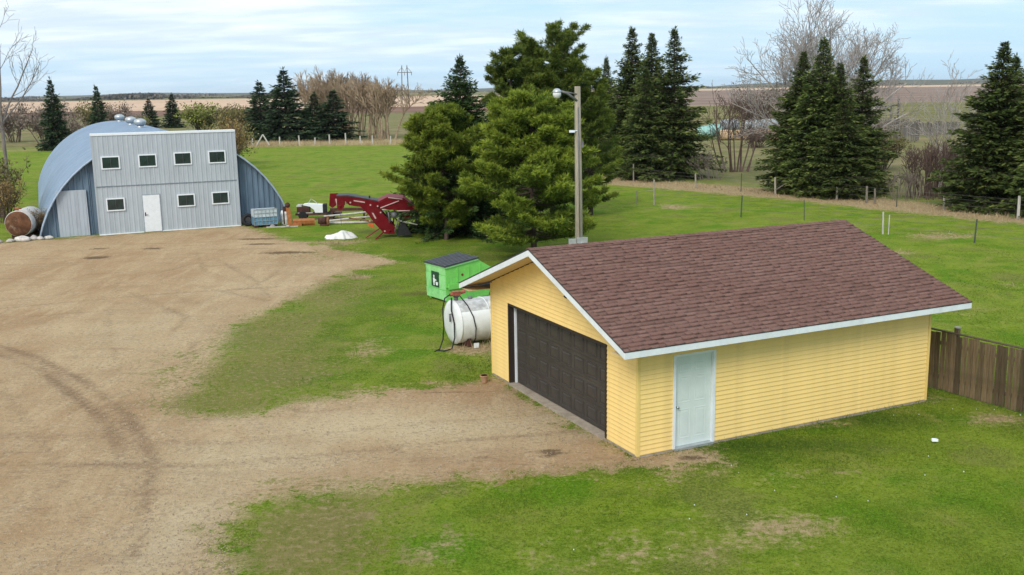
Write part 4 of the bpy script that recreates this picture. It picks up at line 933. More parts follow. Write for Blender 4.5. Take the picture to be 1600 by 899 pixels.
# local x along the long side that faces the garage, y back
prof = [(0.03, 0.06), (0.0, 0.45), (0.0, 1.32), (1.36, 1.49), (2.05, 1.08), (2.05, 0.62), (1.85, 0.06)]
DW = 1.42
mb = MB(); mb.prism(prof, 0, DW, 'y'); body = mb.build('body', green_m, dm)
mb = MB(); mb.box(0.06, -0.10, 0.50, 1.95, -0.036, 0.70); mb.box(-0.03, -0.036, 0.56, 2.06, -0.001, 0.62); mb.build('fork_pocket', green_m, dm)
def slope_box(m_, x0, x1, y0, y1, z, h):
    k = 0.17/1.36; m_.hexa([(x0, y0, z+x0*k), (x1, y0, z+x1*k), (x1, y1, z+x1*k), (x0, y1, z+x0*k), (x0, y0, z+h+x0*k), (x1, y0, z+h+x1*k), (x1, y1, z+h+x1*k), (x0, y1, z+h+x0*k)])
mb = MB(); slope_box(mb, -0.045, 1.40, -0.04, -0.001, 1.275, 0.06); slope_box(mb, -0.045, -0.001, 0.0, DW+.04, 1.275, 0.06); slope_box(mb, -0.045, 1.40, DW+0.001, DW+0.04, 1.275, 0.06); mb.build('top_rim', green_pale, dm)
for (z0, z1) in ((0.08, 0.43), (0.46, 0.98), (1.01, 1.265)):
    m_ = MB(); m_.hexa([(-0.02, 0.02, z0), (-0.005, DW-.02, z0), (0.03, DW-.02, z0), (0.03, 0.02, z0), (-0.028, 0.02, z1), (-0.028, DW-.02, z1), (-0.001, DW-.02, z1), (-0.001, 0.02, z1)]); m_.build('side_sheet', green_pale, dm)
SY = 0.46
mb = MB(); mb.box(-0.046, SY, 0.52, -0.029, SY+0.52, 1.08); sg = mb.build('sign', sign_green, dm)
# emblem: a small figure tipping litter into a bin
em = MB()
def flat(pts): em.prism([(y-0.54+SY, z_) for y, z_ in pts], -0.0515, -0.0465, 'x')
flat([(0.84, 0.86), (0.90, 0.86), (0.92, 0.92), (0.87, 0.96), (0.82, 0.92)]); flat([(0.80, 0.68), (0.92, 0.66), (0.93, 0.84), (0.82, 0.85)])
flat([(0.70, 0.78), (0.80, 0.80), (0.80, 0.75), (0.71, 0.73)]); flat([(0.60, 0.58), (0.73, 0.58), (0.75, 0.70), (0.58, 0.70)]); flat([(0.84, 0.56), (0.89, 0.56), (0.91, 0.66), (0.83, 0.67)])
em.build('emblem', sign_white, sg)
lid_rib = mat('lid_rib', (0.085, 0.088, 0.10), 0.5, 0.15, 5, 0.1)
for i in range(2):
    y0 = -0.06+i*0.78; m_ = MB(); slope_box(m_, -0.08, 1.42, y0, y0+0.76, 1.342, 0.035); ldp = m_.build('lid', lid_m, dm)
    m_ = MB()
    for k in range(4): slope_box(m_, -0.07, 1.41, y0+0.05+k*0.19, y0+0.13+k*0.19, 1.376, 0.022)
    m_.build('ribs', lid_rib, ldp)
for yv in (0.05, 1.2):
    m_ = MB(); m_.box(0.05, yv, 0.0, 1.8, yv+0.12, 0.07); m_.build('skid', green_m, dm)
for xv in (0.45, 0.95, 1.45):
    m_ = MB(); m_.box(xv, -0.03, 0.72, xv+0.05, -0.001, 1.27 if xv < 1.4 else 1.33); m_.build('stiffener', green_m, dm)
m_ = MB(); m_.tube([(0.7, -0.001, 0.98), (0.7, -0.02, 0.98)], 0.05, 8); m_.build('rust_spot', rust_m, dm)

# ================================================================== FUEL TANK
tk = thing('fuel_tank', 'white horizontal fuel tank with red pump and black hoses beside garage', 'fuel tank', (-1.82, 30.15, 0), math.atan2(.47, .88))
TR, TZ, TL = 0.665, 0.72, 2.3
mb = MB(); pr = [(-0.10, 0.02), (-0.095, 0.28), (-0.06, 0.54), (0.0, TR-0.02), (0.03, TR), (TL-0.03, TR), (TL, TR-0.02), (TL+.08, 0.3), (TL+.1, .02)]
mb.tube([(a, 0, TZ) for a, r_ in pr], [r_ for a, r_ in pr], 40); sh_ = mb.build('shell', tank_white, tk, True)
me = sh_.data; me.materials.append(tank_top)
for p in me.polygons:
    c_ = p.center
    if c_.z > TZ+0.36 and 0.02 < c_.x < TL: p.material_index = 1
mb = MB(); 
for xx in (0.0, 0.95, 1.6): mb.tube([(xx+0.01, 0, TZ), (xx+0.035, 0, TZ)], TR+0.012, 40)
mb.build('weld_bands', tank_white, tk, True)
for xx in (0.25, 1.9):
    m_ = MB(); m_.box(xx, -0.5, 0, xx+0.12, 0.5, 0.26); m_.build('cradle', rust_dark, tk)
mb = MB(); mb.tube([(0.13, 0, TZ+TR-0.02), (0.13, 0, TZ+TR+0.12)], 0.06, 10); mb.tube([(0.13, 0, TZ+TR+0.1), (0.13, 0, TZ+TR+0.17)], 0.09, 10); mb.tube([(0.6, 0, TZ+TR-0.02), (0.6, 0, TZ+TR+0.06)], 0.07, 10); mb.build('riser', grey_m, tk, True)
mb = MB(); mb.box(0.0, -0.10, TZ+TR+0.16, 0.24, 0.08, TZ+TR+0.28); mb.tube([(0.24, -0.02, TZ+TR+0.22), (0.42, -0.02, TZ+TR+0.25)], 0.055, 10); mb.tube([(-0.08, -0.02, TZ+TR+0.2), (0.02, -0.02, TZ+TR+0.2)], 0.06, 8); pump = mb.build('pump', red_rust, tk)
mb = MB(); mb.tube([(-0.08, -0.02, TZ+TR+0.2), (-0.3, -0.12, TZ+TR+0.13), (-0.42, -0.2, 1.2), (-0.42, -0.26, 0.7), (-0.48, -0.3, 0.3), (-0.62, -0.35, 0.03), (-0.85, -0.5, 0.025)], 0.020, 8); mb.build('hose', black_m, tk, True)
mb = MB(); mb.tube([(-0.05, -0.05, TZ+TR+0.1), (-0.14, -0.22, 1.15), (-0.12, -0.36, 0.75), (-0.18, -0.50, 0.35), (-0.34, -0.62, 0.06), (-0.6, -0.62, 0.03), (-0.72, -0.5, 0.03)], 0.022, 8); mb.build('hose', black_m, tk, True)
mb = MB(); mb.tube([(0.2, -0.1, TZ+TR+0.15), (0.30, -0.44, TZ+TR-0.10), (0.38, -0.66, TZ+0.25), (0.43, -0.72, TZ-0.1), (0.44, -0.66, 0.30), (0.42, -0.52, 0.1)], 0.017, 8); mb.build('hose', black_m, tk, True)
mb = MB(); mb.tube([(-0.16, -0.14, 1.02), (-0.16, -0.16, 0.78)], 0.03, 8); mb.tube([(-0.05, -0.14, 1.02), (-0.16, -0.15, 1.0)], 0.015, 6); mb.build('nozzle', grey_m, tk, True)
tg = thing('white_tag_plate', 'small white square plate in dry grass below the fuel tank', 'sign', (-1.10, 29.66, 0), 0.3)
mb = MB(); mb.box(-0.08, -0.01, 0.02, 0.08, 0.01, 0.17); mb.build('plate', white_m, tg); mb = MB(); mb.box(-0.01, 0.011, 0.0, 0.01, 0.025, 0.1); mb.build('stake', rust_dark, tg)

# flower pot at the garage corner
pt = thing('clay_pot', 'small clay flower pot at left front corner of the garage', 'flower pot', (-0.78, 26.05, 0))
mb = MB(); pr = [(0.0, 0.07), (0.16, 0.10), (0.165, 0.118), (0.20, 0.118), (0.20, 0.095), (0.17, 0.09)]; mb.tube([(0, 0, a) for a, r_ in pr], [r_ for a, r_ in pr], 16, cap=True); mb.build('pot', clay_m, pt)
mb = MB(); mb.tube([(0, 0, 0.15), (0, 0, 0.172)], 0.085, 12); mb.build('soil', brown_dark, pt)
m_ = MB(); m_.hexa([(-0.07, -0.04, 0.03), (0.06, -0.05, 0.03), (0.07, 0.05, 0.04), (-0.06, 0.05, 0.035), (-0.06, -0.03, 0.06), (0.06, -0.04, 0.075), (0.06, 0.04, 0.07), (-0.05, 0.04, 0.085)])
tag(m_.build('paper_scrap', white_m, None, loc=(9.1, 20.9, 0)), 'small white scrap lying on the lawn before the garage', 'litter')

# ================================================================== WOOD FENCE (right)
FA = (10.45, 25.25); FB = (14.6, 18.3); fang = math.atan2(FB[1]-FA[1], FB[0]-FA[0]); flen = math.hypot(FB[0]-FA[0], FB[1]-FA[1])
fn = thing('board_fence', 'weathered brown vertical board fence behind the garage corner', 'fence', (FA[0], FA[1], 0), fang)
x = 0.0; fbm = {}
rngf = random.Random(5)
while x < flen:
    w_ = rngf.choice([0.128, 0.135, 0.14]); hh_ = 1.50+rngf.uniform(-0.015, 0.015); key = (w_, rngf.randint(0, 3))
    if key not in fbm:
        m_ = MB(); t1 = rngf.uniform(-0.004, 0.004); m_.hexa([(0, -0.022, 0.03), (w_, -0.022+t1, 0.03), (w_, 0, 0.03), (0, 0, 0.03), (0.003, -0.022+t1, hh_), (w_-0.002, -0.022, hh_+0.006), (w_, 0, hh_), (0, 0, hh_)]); fbm[key] = m_.mesh('fence_board', fence_wood)
    o = link('fence_board', fbm[key], fn, (x, rngf.uniform(-0.004, 0.002), rngf.uniform(-0.02, 0.01))); o.rotation_euler = (0, rngf.uniform(-0.006, 0.006), 0); x += w_+rngf.uniform(0.014, 0.026)
for zz in (0.30, 1.18):
    m_ = MB(); m_.box(-0.02, 0.004, zz, flen, 0.045, zz+0.09); m_.build('rail', fence_wood, fn)
m_ = MB(); m_.box(-0.02, -0.04, 1.525, flen, 0.055, 1.552); m_.build('top_rail', fence_wood, fn)
for xx in (0.92, 3.36, 5.8):
    m_ = MB(); m_.box(xx, 0.058, -0.2, xx+0.10, 0.158, 1.66); po = m_.build('fence_post', fence_wood, fn)
    m_ = MB(); m_.box(xx-0.012, 0.046, 1.662, xx+0.112, 0.17, 1.69); m_.build('post_cap', pale_post, po)
# the boards face the camera side

# ================================================================== MACHINES AND CLUTTER
ld = thing('loader_attachment', 'red front-end loader arms and bucket parked by the pines', 'loader', (-6.85, 53.6, 0), 0.12)
S_ = 0.00358
def PXY(l): return [((a-900)*S_, (790-b)*S_) for a, b in l]
arm = PXY([(255, 150), (420, 150), (640, 190), (860, 245), (900, 400), (1090, 640), (1080, 740), (930, 730), (780, 560), (700, 430), (600, 320), (430, 290), (365, 215), (355, 315), (300, 372), (252, 330)])
for yy in (-0.08, 1.02):
    m_ = MB(); m_.prism(arm, yy, yy+0.09, 'y'); a_o = m_.build('loader_arm', red_m, ld)
    if yy < 0:
        m_ = MB(); m_.prism(PXY([(755, 410), (780, 415), (820, 495), (800, 505)]), yy-0.012, yy-0.001, 'y'); m_.build('decal_stripe', pink_edge, a_o)
        m_ = MB(); m_.prism(PXY([(500, 215), (660, 245), (660, 262), (500, 232)]), yy-0.012, yy-0.001, 'y'); m_.build('decal_stripe', pink_edge, a_o)
        for (a, b) in ((740, 295), (845, 315), (885, 410), (720, 530), (935, 690), (450, 250)):
            m_ = MB(); c_ = PXY([(a, b)])[0]; m_.tube([(c_[0], yy-0.03, c_[1]), (c_[0], yy, c_[1])], 0.045, 8); m_.build('pin', pink_edge, a_o)
m_ = MB(); m_.prism(PXY([(250, 140), (420, 140), (860, 236), (870, 250), (640, 196), (420, 158), (250, 152)]), -0.10, 1.13, 'y'); m_.build('arm_top_plate', mat('arm_top', (0.05, 0.05, 0.055), 0.6, 0.2), ld)
for (a, b) in ((300, 300), (850, 330), (1010, 690)):
    c_ = PXY([(a, b)])[0]; m_ = MB(); m_.tube([(c_[0], -0.1, c_[1]), (c_[0], 1.12, c_[1])], 0.07, 10); m_.build('cross_tube', red_m, ld, True)
m_ = MB(); m_.prism(PXY([(150, 125), (265, 125), (235, 300), (180, 340), (130, 305)]), 0.5, 0.62, 'y'); m_.build('mount_plate', red_m, ld)
m_ = MB(); m_.prism(PXY([(222, 205), (245, 205), (262, 290), (240, 300)]), 0.488, 0.499, 'y'); m_.build('decal_stripe', pink_edge, ld)
for yy in (0.06, 0.90):
    m_ = MB(); m_.tube([(p[0], yy, p[1]) for p in PXY([(385, 255), (610, 300)])], 0.05, 8); m_.tube([(p[0], yy, p[1]) for p in PXY([(610, 300), (820, 340)])], 0.028, 8); m_.build('hydraulic_cylinder', grey_m, ld, True)
    m_ = MB(); m_.tube([(p[0], yy, p[1]) for p in PXY([(1000, 420), (1040, 690)])], 0.05, 8); m_.build('hydraulic_cylinder', grey_m, ld, True)
m_ = MB(); m_.tube([(p[0], 0.4, p[1]) for p in PXY([(730, 230), (730, 170)])], 0.04, 8); m_.build('fitting', black_m, ld)
# bucket lying on its back
bk = PXY([(850, 245), (1000, 178), (1230, 205), (1470, 400), (1440, 400), (1330, 345), (1180, 235), (900, 335), (870, 335)])
m_ = MB(); m_.prism(PXY([(850, 240), (1000, 175), (1230, 200), (1475, 395), (1455, 403), (1222, 222), (1005, 197), (868, 258)]), -0.35, 1.45, 'y'); bo = m_.build('bucket_shell', red_bright, ld)
for yy in (-0.352, 1.40):
    m_ = MB(); m_.prism(PXY([(868, 260), (1005, 199), (1222, 224), (1452, 405), (1180, 385), (882, 345)]), yy, yy+0.05, 'y'); m_.build('bucket_side', red_m, bo)
m_ = MB(); m_.tube([(p[0], -0.37, p[1]) for p in PXY([(885, 335), (1160, 238)])], 0.03, 6); m_.tube([(p[0], -0.37, p[1]) for p in PXY([(1005, 185), (1210, 215)])], 0.03, 6); m_.tube([(p[0], -0.37, p[1]) for p in PXY([(1130, 385), (1320, 388)])], 0.03, 6); m_.build('cutting_edge', pink_edge, bo)
m_ = MB(); m_.prism(PXY([(1180, 400), (1330, 400), (1350, 540), (1210, 545)]), 0.2, 0.3, 'y'); m_.build('back_plate', red_m, ld)
for k, yy in enumerate((-0.30, 0.25, 0.8, 1.35)):
    m_ = MB(); m_.tube([(p[0], yy, p[1]) for p in PXY([(1330, 390), (1390, 430), (1415, 530), (1400, 640), (1425, 665)])], 0.028, 8); m_.build('grapple_tine', black_m, ld, True)
m_ = MB(); m_.tube([(p[0], -0.36, p[1]) for p in PXY([(1165, 535), (1420, 600)])], 0.03, 8); m_.build('grapple_bar', pipe_pale, ld)
for (a, b, c, d, yy) in ((1000, 400, 1010, 560, -0.2), (1150, 490, 1080, 700, -0.25), (1160, 400, 1170, 560, 0.1), (1100, 350, 1060, 640, 0.5), (1030, 420, 1130, 560, 0.3), (1190, 540, 1110, 740, 0.6), (960, 420, 1000, 560, 0.8), (1240, 400, 1180, 560, 1.0)):
    m_ = MB(); m_.tube([(p[0], yy, p[1]) for p in PXY([(a, b), (c, d)])], 0.04, 6); m_.build('frame_strut', grey_m if yy != 0.5 else red_m, ld, True)
m_ = MB(); c_ = PXY([(1085, 440)])[0]; m_.tube([(c_[0], -0.05, c_[1]+0.1), (c_[0], -0.05, c_[1]-0.18)], [0.18, 0.2], 12); m_.tube([(c_[0], -0.05, c_[1]+0.1), (c_[0], -0.05, c_[1]+0.16)], [0.16, 0.08], 12); m_.build('reservoir', grey_m, ld, True)
m_ = MB(); c_ = PXY([(1215, 660)])[0]; m_.tube([(c_[0]-0.14, 0.1, c_[1]), (c_[0]+0.12, 0.1, c_[1])], 0.36, 22); m_.tube([(c_[0]-0.2, 0.1, c_[1]), (c_[0]+0.22, 0.1, c_[1])], 0.16, 12); m_.prism(PXY([(1150, 600), (1240, 590), (1330, 745), (1110, 750)]), -0.35, -0.05, 'y'); m_.build('rubber_wheel', black_m, ld)
for (a, b, c, d, yy) in ((640, 775, 860, 655, -0.2), (780, 795, 940, 690, -0.5)):
    m_ = MB(); p_, q_ = PXY([(a, b), (c, d)]); m_.hexa([(p_[0], yy-.05, p_[1]-.0), (p_[0]+.1, yy-.05, p_[1]), (p_[0]+.1, yy+.05, p_[1]), (p_[0], yy+.05, p_[1]), (q_[0]-.06, 0.02, q_[1]), (q_[0]+.05, 0.02, q_[1]), (q_[0]+.05, 0.12, q_[1]), (q_[0]-.06, .12, q_[1])]); m_.build('stand_leg', red_m, ld)
m_ = MB(); m_.prism(PXY([(690, 560), (760, 560), (790, 650), (700, 600)]), -0.16, -0.10, 'y'); m_.build('reflector', mat('orange_reflector', (0.6, 0.12, 0.03), 0.4), ld)
m_ = MB(); m_.tube([(-2.15, 0.05, 1.6), (-2.15, 0.05, 0.7)], 0.016, 6); m_.build('hose', grey_m, ld)

# white tarp heap
def tarp():
    nx_, ny_ = 34, 20; rngt = np.random.default_rng(4)
    X_, Y_ = np.meshgrid(np.linspace(-0.82, 0.82, nx_), np.linspace(-0.42, 0.42, ny_)); r_ = (X_/0.82)**2+(Y_/0.42)**2
    hgt = np.clip(1-r_**1.8, 0, 1)**0.4*(0.23+0.10*np.sin(X_*3.6+0.9)+0.06*np.abs(np.sin(X_*5+Y_*6+1))-0.05*np.abs(np.sin(Y_*9-X_*7))+0.05*np.sin(X_*6-Y_*5)+rngt.normal(0, .008, X_.shape))
    ed = 1+0.10*np.sin(5*np.arctan2(Y_, X_)+1)+0.06*np.sin(11*np.arctan2(Y_, X_)); V_ = np.stack([X_*ed, Y_*ed, np.maximum(hgt, 0)-0.01*(r_ > 1)*r_+0.012], -1).reshape(-1, 3)
    I_ = np.arange(nx_*ny_).reshape(ny_, nx_); F_ = np.stack([I_[:-1, :-1], I_[:-1, 1:], I_[1:, 1:], I_[1:, :-1]], -1).reshape(-1, 4)
    keep = (r_.ravel()[F_].min(1) < 1.05); return np_mesh('tarp_heap', V_, F_[keep], tarp_m, smooth=True)
tag(link('tarp_heap', tarp(), None, (-9.15, 53.7, 0.0)), 'crumpled white tarp heap on grass before the red loader', 'tarp')

# tote, tyre, barrel beside the shed
ib = thing('tote_tank', 'caged plastic liquid tote with blue lower half beside the shed', 'tote', (-14.45, 59.15, 0), FE)
m_ = MB(); m_.box(-0.66, -0.45, 0.13, 0.66, 0.45, 0.60); m_.build('liquid_bottle', ibc_blue, ib); m_ = MB(); m_.box(-0.66, -0.45, 0.603, 0.66, 0.45, 1.02); m_.build('bottle', ibc_m, ib)
m_ = MB()
for k in range(7): xx = -0.67+k*0.2233; m_.box(xx-0.012, -0.475, 0.12, xx+0.012, -0.455, 1.05)
for k in range(5): zz = 0.14+k*0.225; m_.box(-0.68, -0.49, zz, 0.68, -0.476, zz+0.022)
for k in range(5): yy = -0.46+k*0.23; m_.box(0.662, yy-0.01, 0.12, 0.685, yy+0.01, 1.05)
m_.box(-0.69, -0.49, 1.05, 0.69, -0.45, 1.075); m_.build('cage', metal_m, ib)
for k in range(3): m_ = MB(); m_.box(-0.66+k*0.55, -0.45, 0.0, -0.46+k*0.55, 0.45, 0.115); m_.build('pallet_block', rust_dark, ib)
ty = thing('spare_wheel', 'black tyre leaning on the shed wall beside the tote', 'wheel', (-15.45, 59.35, 0), FE)
m_ = MB(); N_ = 24; vs = []; fs = []
for i in range(N_):
    a = 2*PI*i/N_
    for j in range(8):
        b = 2*PI*j/8; rr = 0.27+0.10*math.cos(b); vs.append((rr*math.cos(a), 0.09*math.sin(b)+0.18*(0.37+rr*math.sin(a)), 0.36+rr*math.sin(a)))
for i in range(N_):
    for j in range(8): fs.append((i*8+j, ((i+1) % N_)*8+j, ((i+1) % N_)*8+(j+1) % 8, i*8+(j+1) % 8))
m_.add(vs, fs); m_.build('tyre', black_m, ty, True); m_ = MB(); m_.tube([(0, 0.12, 0.36), (0, 0.15, 0.37)], 0.17, 14); m_.build('rim', grey_m, ty)
br = thing('white_barrel', 'dented white plastic barrel between tote and orange blade', 'barrel', (-13.35, 59.75, 0), 0)
m_ = MB(); pr = [(0, .27), (0.05, .29), (0.3, .285), (0.33, .30), (0.36, .285), (0.62, .29), (0.65, .30), (0.7, .28), (0.82, .26), (0.85, .1)]; m_.tube([(0.04*a, 0, a) for a, r_ in pr], [r_ for a, r_ in pr], 18); m_.build('drum', tank_white, br, True)
m_ = MB(); m_.tube([(0.1, 0.05, 0.84), (0.1, 0.05, 0.885)], 0.05, 10); m_.build('bung', black_m, br)
# orange snow blade: upright mast and long mouldboard
ob = thing('orange_blade', 'rusty orange steel blade with upright mast beside barrel', 'implement', (-12.75, 59.0, 0), 0.18)
m_ = MB(); m_.hexa([(-0.30, -0.10, 0.0), (-0.02, -0.10, 0.0), (-0.02, 0.08, 0.0), (-0.30, 0.08, 0.0), (-0.36, -0.08, 1.28), (-0.14, -0.08, 1.28), (-0.14, 0.06, 1.28), (-0.36, 0.06, 1.28)]); m_.build('mast', orange_m, ob)
m_ = MB(); m_.tube([(-0.25, -0.09, 1.24), (-0.25, 0.07, 1.24)], 0.15, 14); m_.build('mast_head', rust_dark, ob, True)
m_ = MB(); m_.prism([(-0.05, 0.42), (-0.10, 0.3), (-0.08, 0.12), (0.0, 0.0), (0.05, 0.0), (-0.02, 0.15), (-0.03, 0.3), (0.02, 0.42)], 0.0, 1.25, 'x'); m_.build('mouldboard', orange_m, ob)
m_ = MB(); m_.box(-0.02, -0.2, 0.0, 0.5, -0.1, 0.2); m_.build('foot', orange_m, ob)
m_ = MB(); m_.box(-0.55, 0.12, 0.85, -0.34, 0.2, 1.15); m_.tube([(-0.5, 0.14, 1.0), (-0.5, 0.14, 0.1)], 0.05, 6); m_.build('side_bracket', rust_dark, ob)
# hay cart / engine housing behind
en = thing('engine_unit', 'white hooded engine with black radiator on rusty cart', 'engine', (-11.95, 62.2, 0), 0.05)
m_ = MB(); m_.prism([(-0.75, 0.95), (-0.5, 0.98), (0.42, 0.90), (0.42, 0.42), (-0.05, 0.42), (-0.12, 0.62), (-0.35, 0.80), (-0.75, 0.90)], -0.3, 0.3, 'y'); m_.build('hood', cap_white, en)
m_ = MB(); m_.box(0.43, -0.3, 0.42, 0.62, 0.3, 0.93); m_.build('radiator', black_m, en)
m_ = MB(); m_.box(-1.15, -0.3, 0.45, -0.40, 0.3, 0.78); m_.build('engine_block', rust_dark, en)
m_ = MB(); m_.tube([(-0.5, 0, 0.95), (-0.3, 0, 1.25), (-0.1, 0, 1.12), (0.1, 0, 0.93)], 0.02, 6); m_.build('handle_loop', pipe_pale, en)
for (x0, x1, z0, z1, m2) in ((-1.25, 1.5, 0.28, 0.40, rust_dark), (-1.15, -0.85, 0.80, 0.90, pipe_pale), (-1.1, -0.2, 0.405, 0.445, pipe_pale)): m_ = MB(); m_.box(x0, -0.35, z0, x1, 0.35, z1); m_.build('cart_frame', m2, en)
for xx in (-0.8, 0.9):
    for yy in (-0.42, 0.30): m_ = MB(); m_.tube([(xx, yy, 0.26), (xx, yy+0.12, 0.26)], 0.26, 16); m_.tube([(xx, yy-0.02, 0.26), (xx, yy+0.14, 0.26)], 0.08, 8); m_.build('wheel', black_m, en)
dr = thing('rusty_drive_unit', 'dark rusty gearbox lump at right end of orange blade', 'gearbox', (-11.25, 58.9, 0), 0.1)
m_ = MB(); m_.tube([(0, 0, 0.32), (0.5, 0, 0.28)], [0.20, 0.24], 12); m_.build('housing', rust_dark, dr, True); m_ = MB(); m_.tube([(0.5, 0, 0.28), (0.62, 0, 0.28)], 0.30, 14); m_.build('flange', rust_m, dr); m_ = MB(); m_.box(0.1, -0.2, 0, 0.5, 0.2, 0.12); m_.build('base', rust_dark, dr)
bm_ = MB(); bm_.box(-0.9, -0.08, 0.55, 1.25, 0.08, 0.72); bm_.box(-0.85, -0.05, 0.0, -0.75, 0.05, 0.55); bm_.box(1.1, -0.05, 0, 1.2, 0.05, 0.55)
tag(bm_.build('steel_beam', rust_dark, None, loc=(-10.1, 61.6, 0)), 'dark red steel beam on legs behind the loose pipes', 'beam')
for i, (a, b, lab, r_) in enumerate((((-11.3, 61.0, 0.30), (-7.2, 61.6, 0.62), 'long pale pipe, uppermost of those left of the loader', 0.055), ((-11.0, 60.3, 0.10), (-7.6, 60.9, 0.30), 'grey pale pipe, middle one of those left of the loader', 0.05),
        ((-10.8, 59.5, 0.08), (-7.0, 60.0, 0.10), 'white pipe lying lowest on the ground left of the loader', 0.07), ((-9.6, 59.8, 0.32), (-7.9, 59.6, 0.06), 'bent brown pipe crossing over the pale pipes', 0.04))):
    m_ = MB(); c_ = tuple((p+q)/2 for p, q in zip(a, b)); m_.tube([tuple(p-q for p, q in zip(a, (c_[0], c_[1], 0))), tuple(p-q for p, q in zip(c_, (c_[0], c_[1], 0.03*(-1 if i % 2 else 1)))), tuple(p-q for p, q in zip(b, (c_[0], c_[1], 0)))], r_, 8)
    tag(m_.build('loose_pipe', pipe_pale if i != 3 else rust_m, None, True, (c_[0], c_[1], 0)), lab, 'pipe', 'loose pipes left of the loader')
rp = thing('pipe_rack', 'low rusty sawhorse stand under the loose pipes', 'stand', (-8.6, 61.0, 0))
for xx in (-0.25, 0.25): m_ = MB(); m_.tube([(xx*2, 0, 0), (0, 0, 0.42)], 0.03, 6); m_.build('leg', rust_dark, rp)
m_ = MB(); m_.tube([(0, -0.4, 0.42), (0, 0.4, 0.42)], 0.03, 6); m_.build('bar', rust_dark, rp)
# boards and rocks in front of the tote
m_ = MB(); m_.box(-0.9, -0.08, 0.0, 0.9, 0.08, 0.045, 0.1); tag(m_.build('loose_board', pipe_pale, None, loc=(-13.3, 58.6, 0)), 'weathered grey board lying in grass before the tote', 'board')

# stones
def stone_mesh(seed, s):
    import bmesh
    bm = bmesh.new(); bmesh.ops.create_icosphere(bm, subdivisions=2, radius=1); r_ = random.Random(seed); ph = [r_.uniform(0, 6) for _ in range(6)]
    for v in bm.verts:
        c = v.co.copy(); k = 1+0.18*math.sin(c.x*2.3+ph[0])*math.sin(c.y*2.1+ph[1])+0.12*math.sin(c.z*4+ph[2])+0.08*math.sin(c.x*6+ph[3]); v.co = Vector((c.x*k*s[0], c.y*k*s[1], max(-0.3*s[2], c.z*k*s[2])))
    me = bpy.data.meshes.new('stone'); bm.to_mesh(me); bm.free(); me.materials.append(stone_m); me.polygons.foreach_set('use_smooth', [True]*len(me.polygons)); return me
sm = [stone_mesh(k, s) for k, s in enumerate([(0.34, 0.24, 0.20), (0.26, 0.20, 0.15), (0.45, 0.25, 0.22), (0.2, 0.16, 0.13)])]
for i, (x, y, k, s, lab) in enumerate([(-27.55, 54.0, 1, 1.0, 'first pale stone at far left edge below the rusty tank'), (-27.05, 54.3, 3, 1.1, 'small stone between the leftmost stone and the large flat one'), (-26.55, 54.6, 2, 1.15, 'largest flat pale stone in the row below the rusty tank'),
        (-26.1, 55.0, 0, .9, 'rounded stone just right of the largest flat stone'), (-25.75, 55.1, 3, 1.2, 'small pale stone second from the right end of the stone row'), (-25.35, 55.25, 1, .9, 'rightmost pale stone of the row, next to the shed'), (-13.9, 58.7, 3, .9, 'small white stone on grass under the tote'), (-12.95, 58.5, 3, .7, 'small white stone beside the foot of the orange blade'),
        (-28.1, 53.6, 0, 1.0, 'grey stone cut by the left edge of the photo')]):
    o = link('stone', sm[k], None, (x, y, 0.05)); o.scale = (s, s, s); o.rotation_euler = (0, 0, i*1.3); tag(o, lab, 'stone', 'stones lying around the yard')
# rusty tank at far left, seen on its open end
rt = thing('rusty_tank', 'old white fuel tank with rusty end lying left of the shed', 'tank', (-27.0, 55.3, 0), math.radians(98))
m_ = MB(); pr = [(-0.06, 0.05), (-0.05, 0.45), (0.0, 0.69), (0.05, 0.72), (2.3, 0.72), (2.35, 0.5)]; m_.tube([(a, 0, 0.85) for a, r_ in pr], [r_ for a, r_ in pr], 28); t_o = m_.build('shell', mat('rusty_white', (0.62, 0.58, 0.53), 0.7, 0.15, 2, 0.1, dirt=(0.30, 0.12, 0.05), dirtamt=0.95, dirtscale=1.1), rt, True)
t_o.data.materials.append(mat('rusty_end', (0.13, 0.055, 0.025), 0.85, 0.4, 2.2, 0.2, dirt=(0.48, 0.36, 0.26), dirtamt=0.9, dirtscale=0.9))
for p in t_o.data.polygons:
    if p.center.x < 0.02: p.material_index = 1
for xx in (0.3, 1.7): m_ = MB(); m_.box(xx, -0.5, 0, xx+0.12, 0.5, 0.25); m_.build('cradle', rust_dark, rt)
m_ = MB(); m_.tube([(0.15, 0, 1.5), (0.15, 0, 1.68)], 0.06, 8); m_.tube([(0.15, -0.2, 1.68), (0.15, 0.2, 1.68)], 0.05, 8); m_.build('fittings', rust_m, rt)

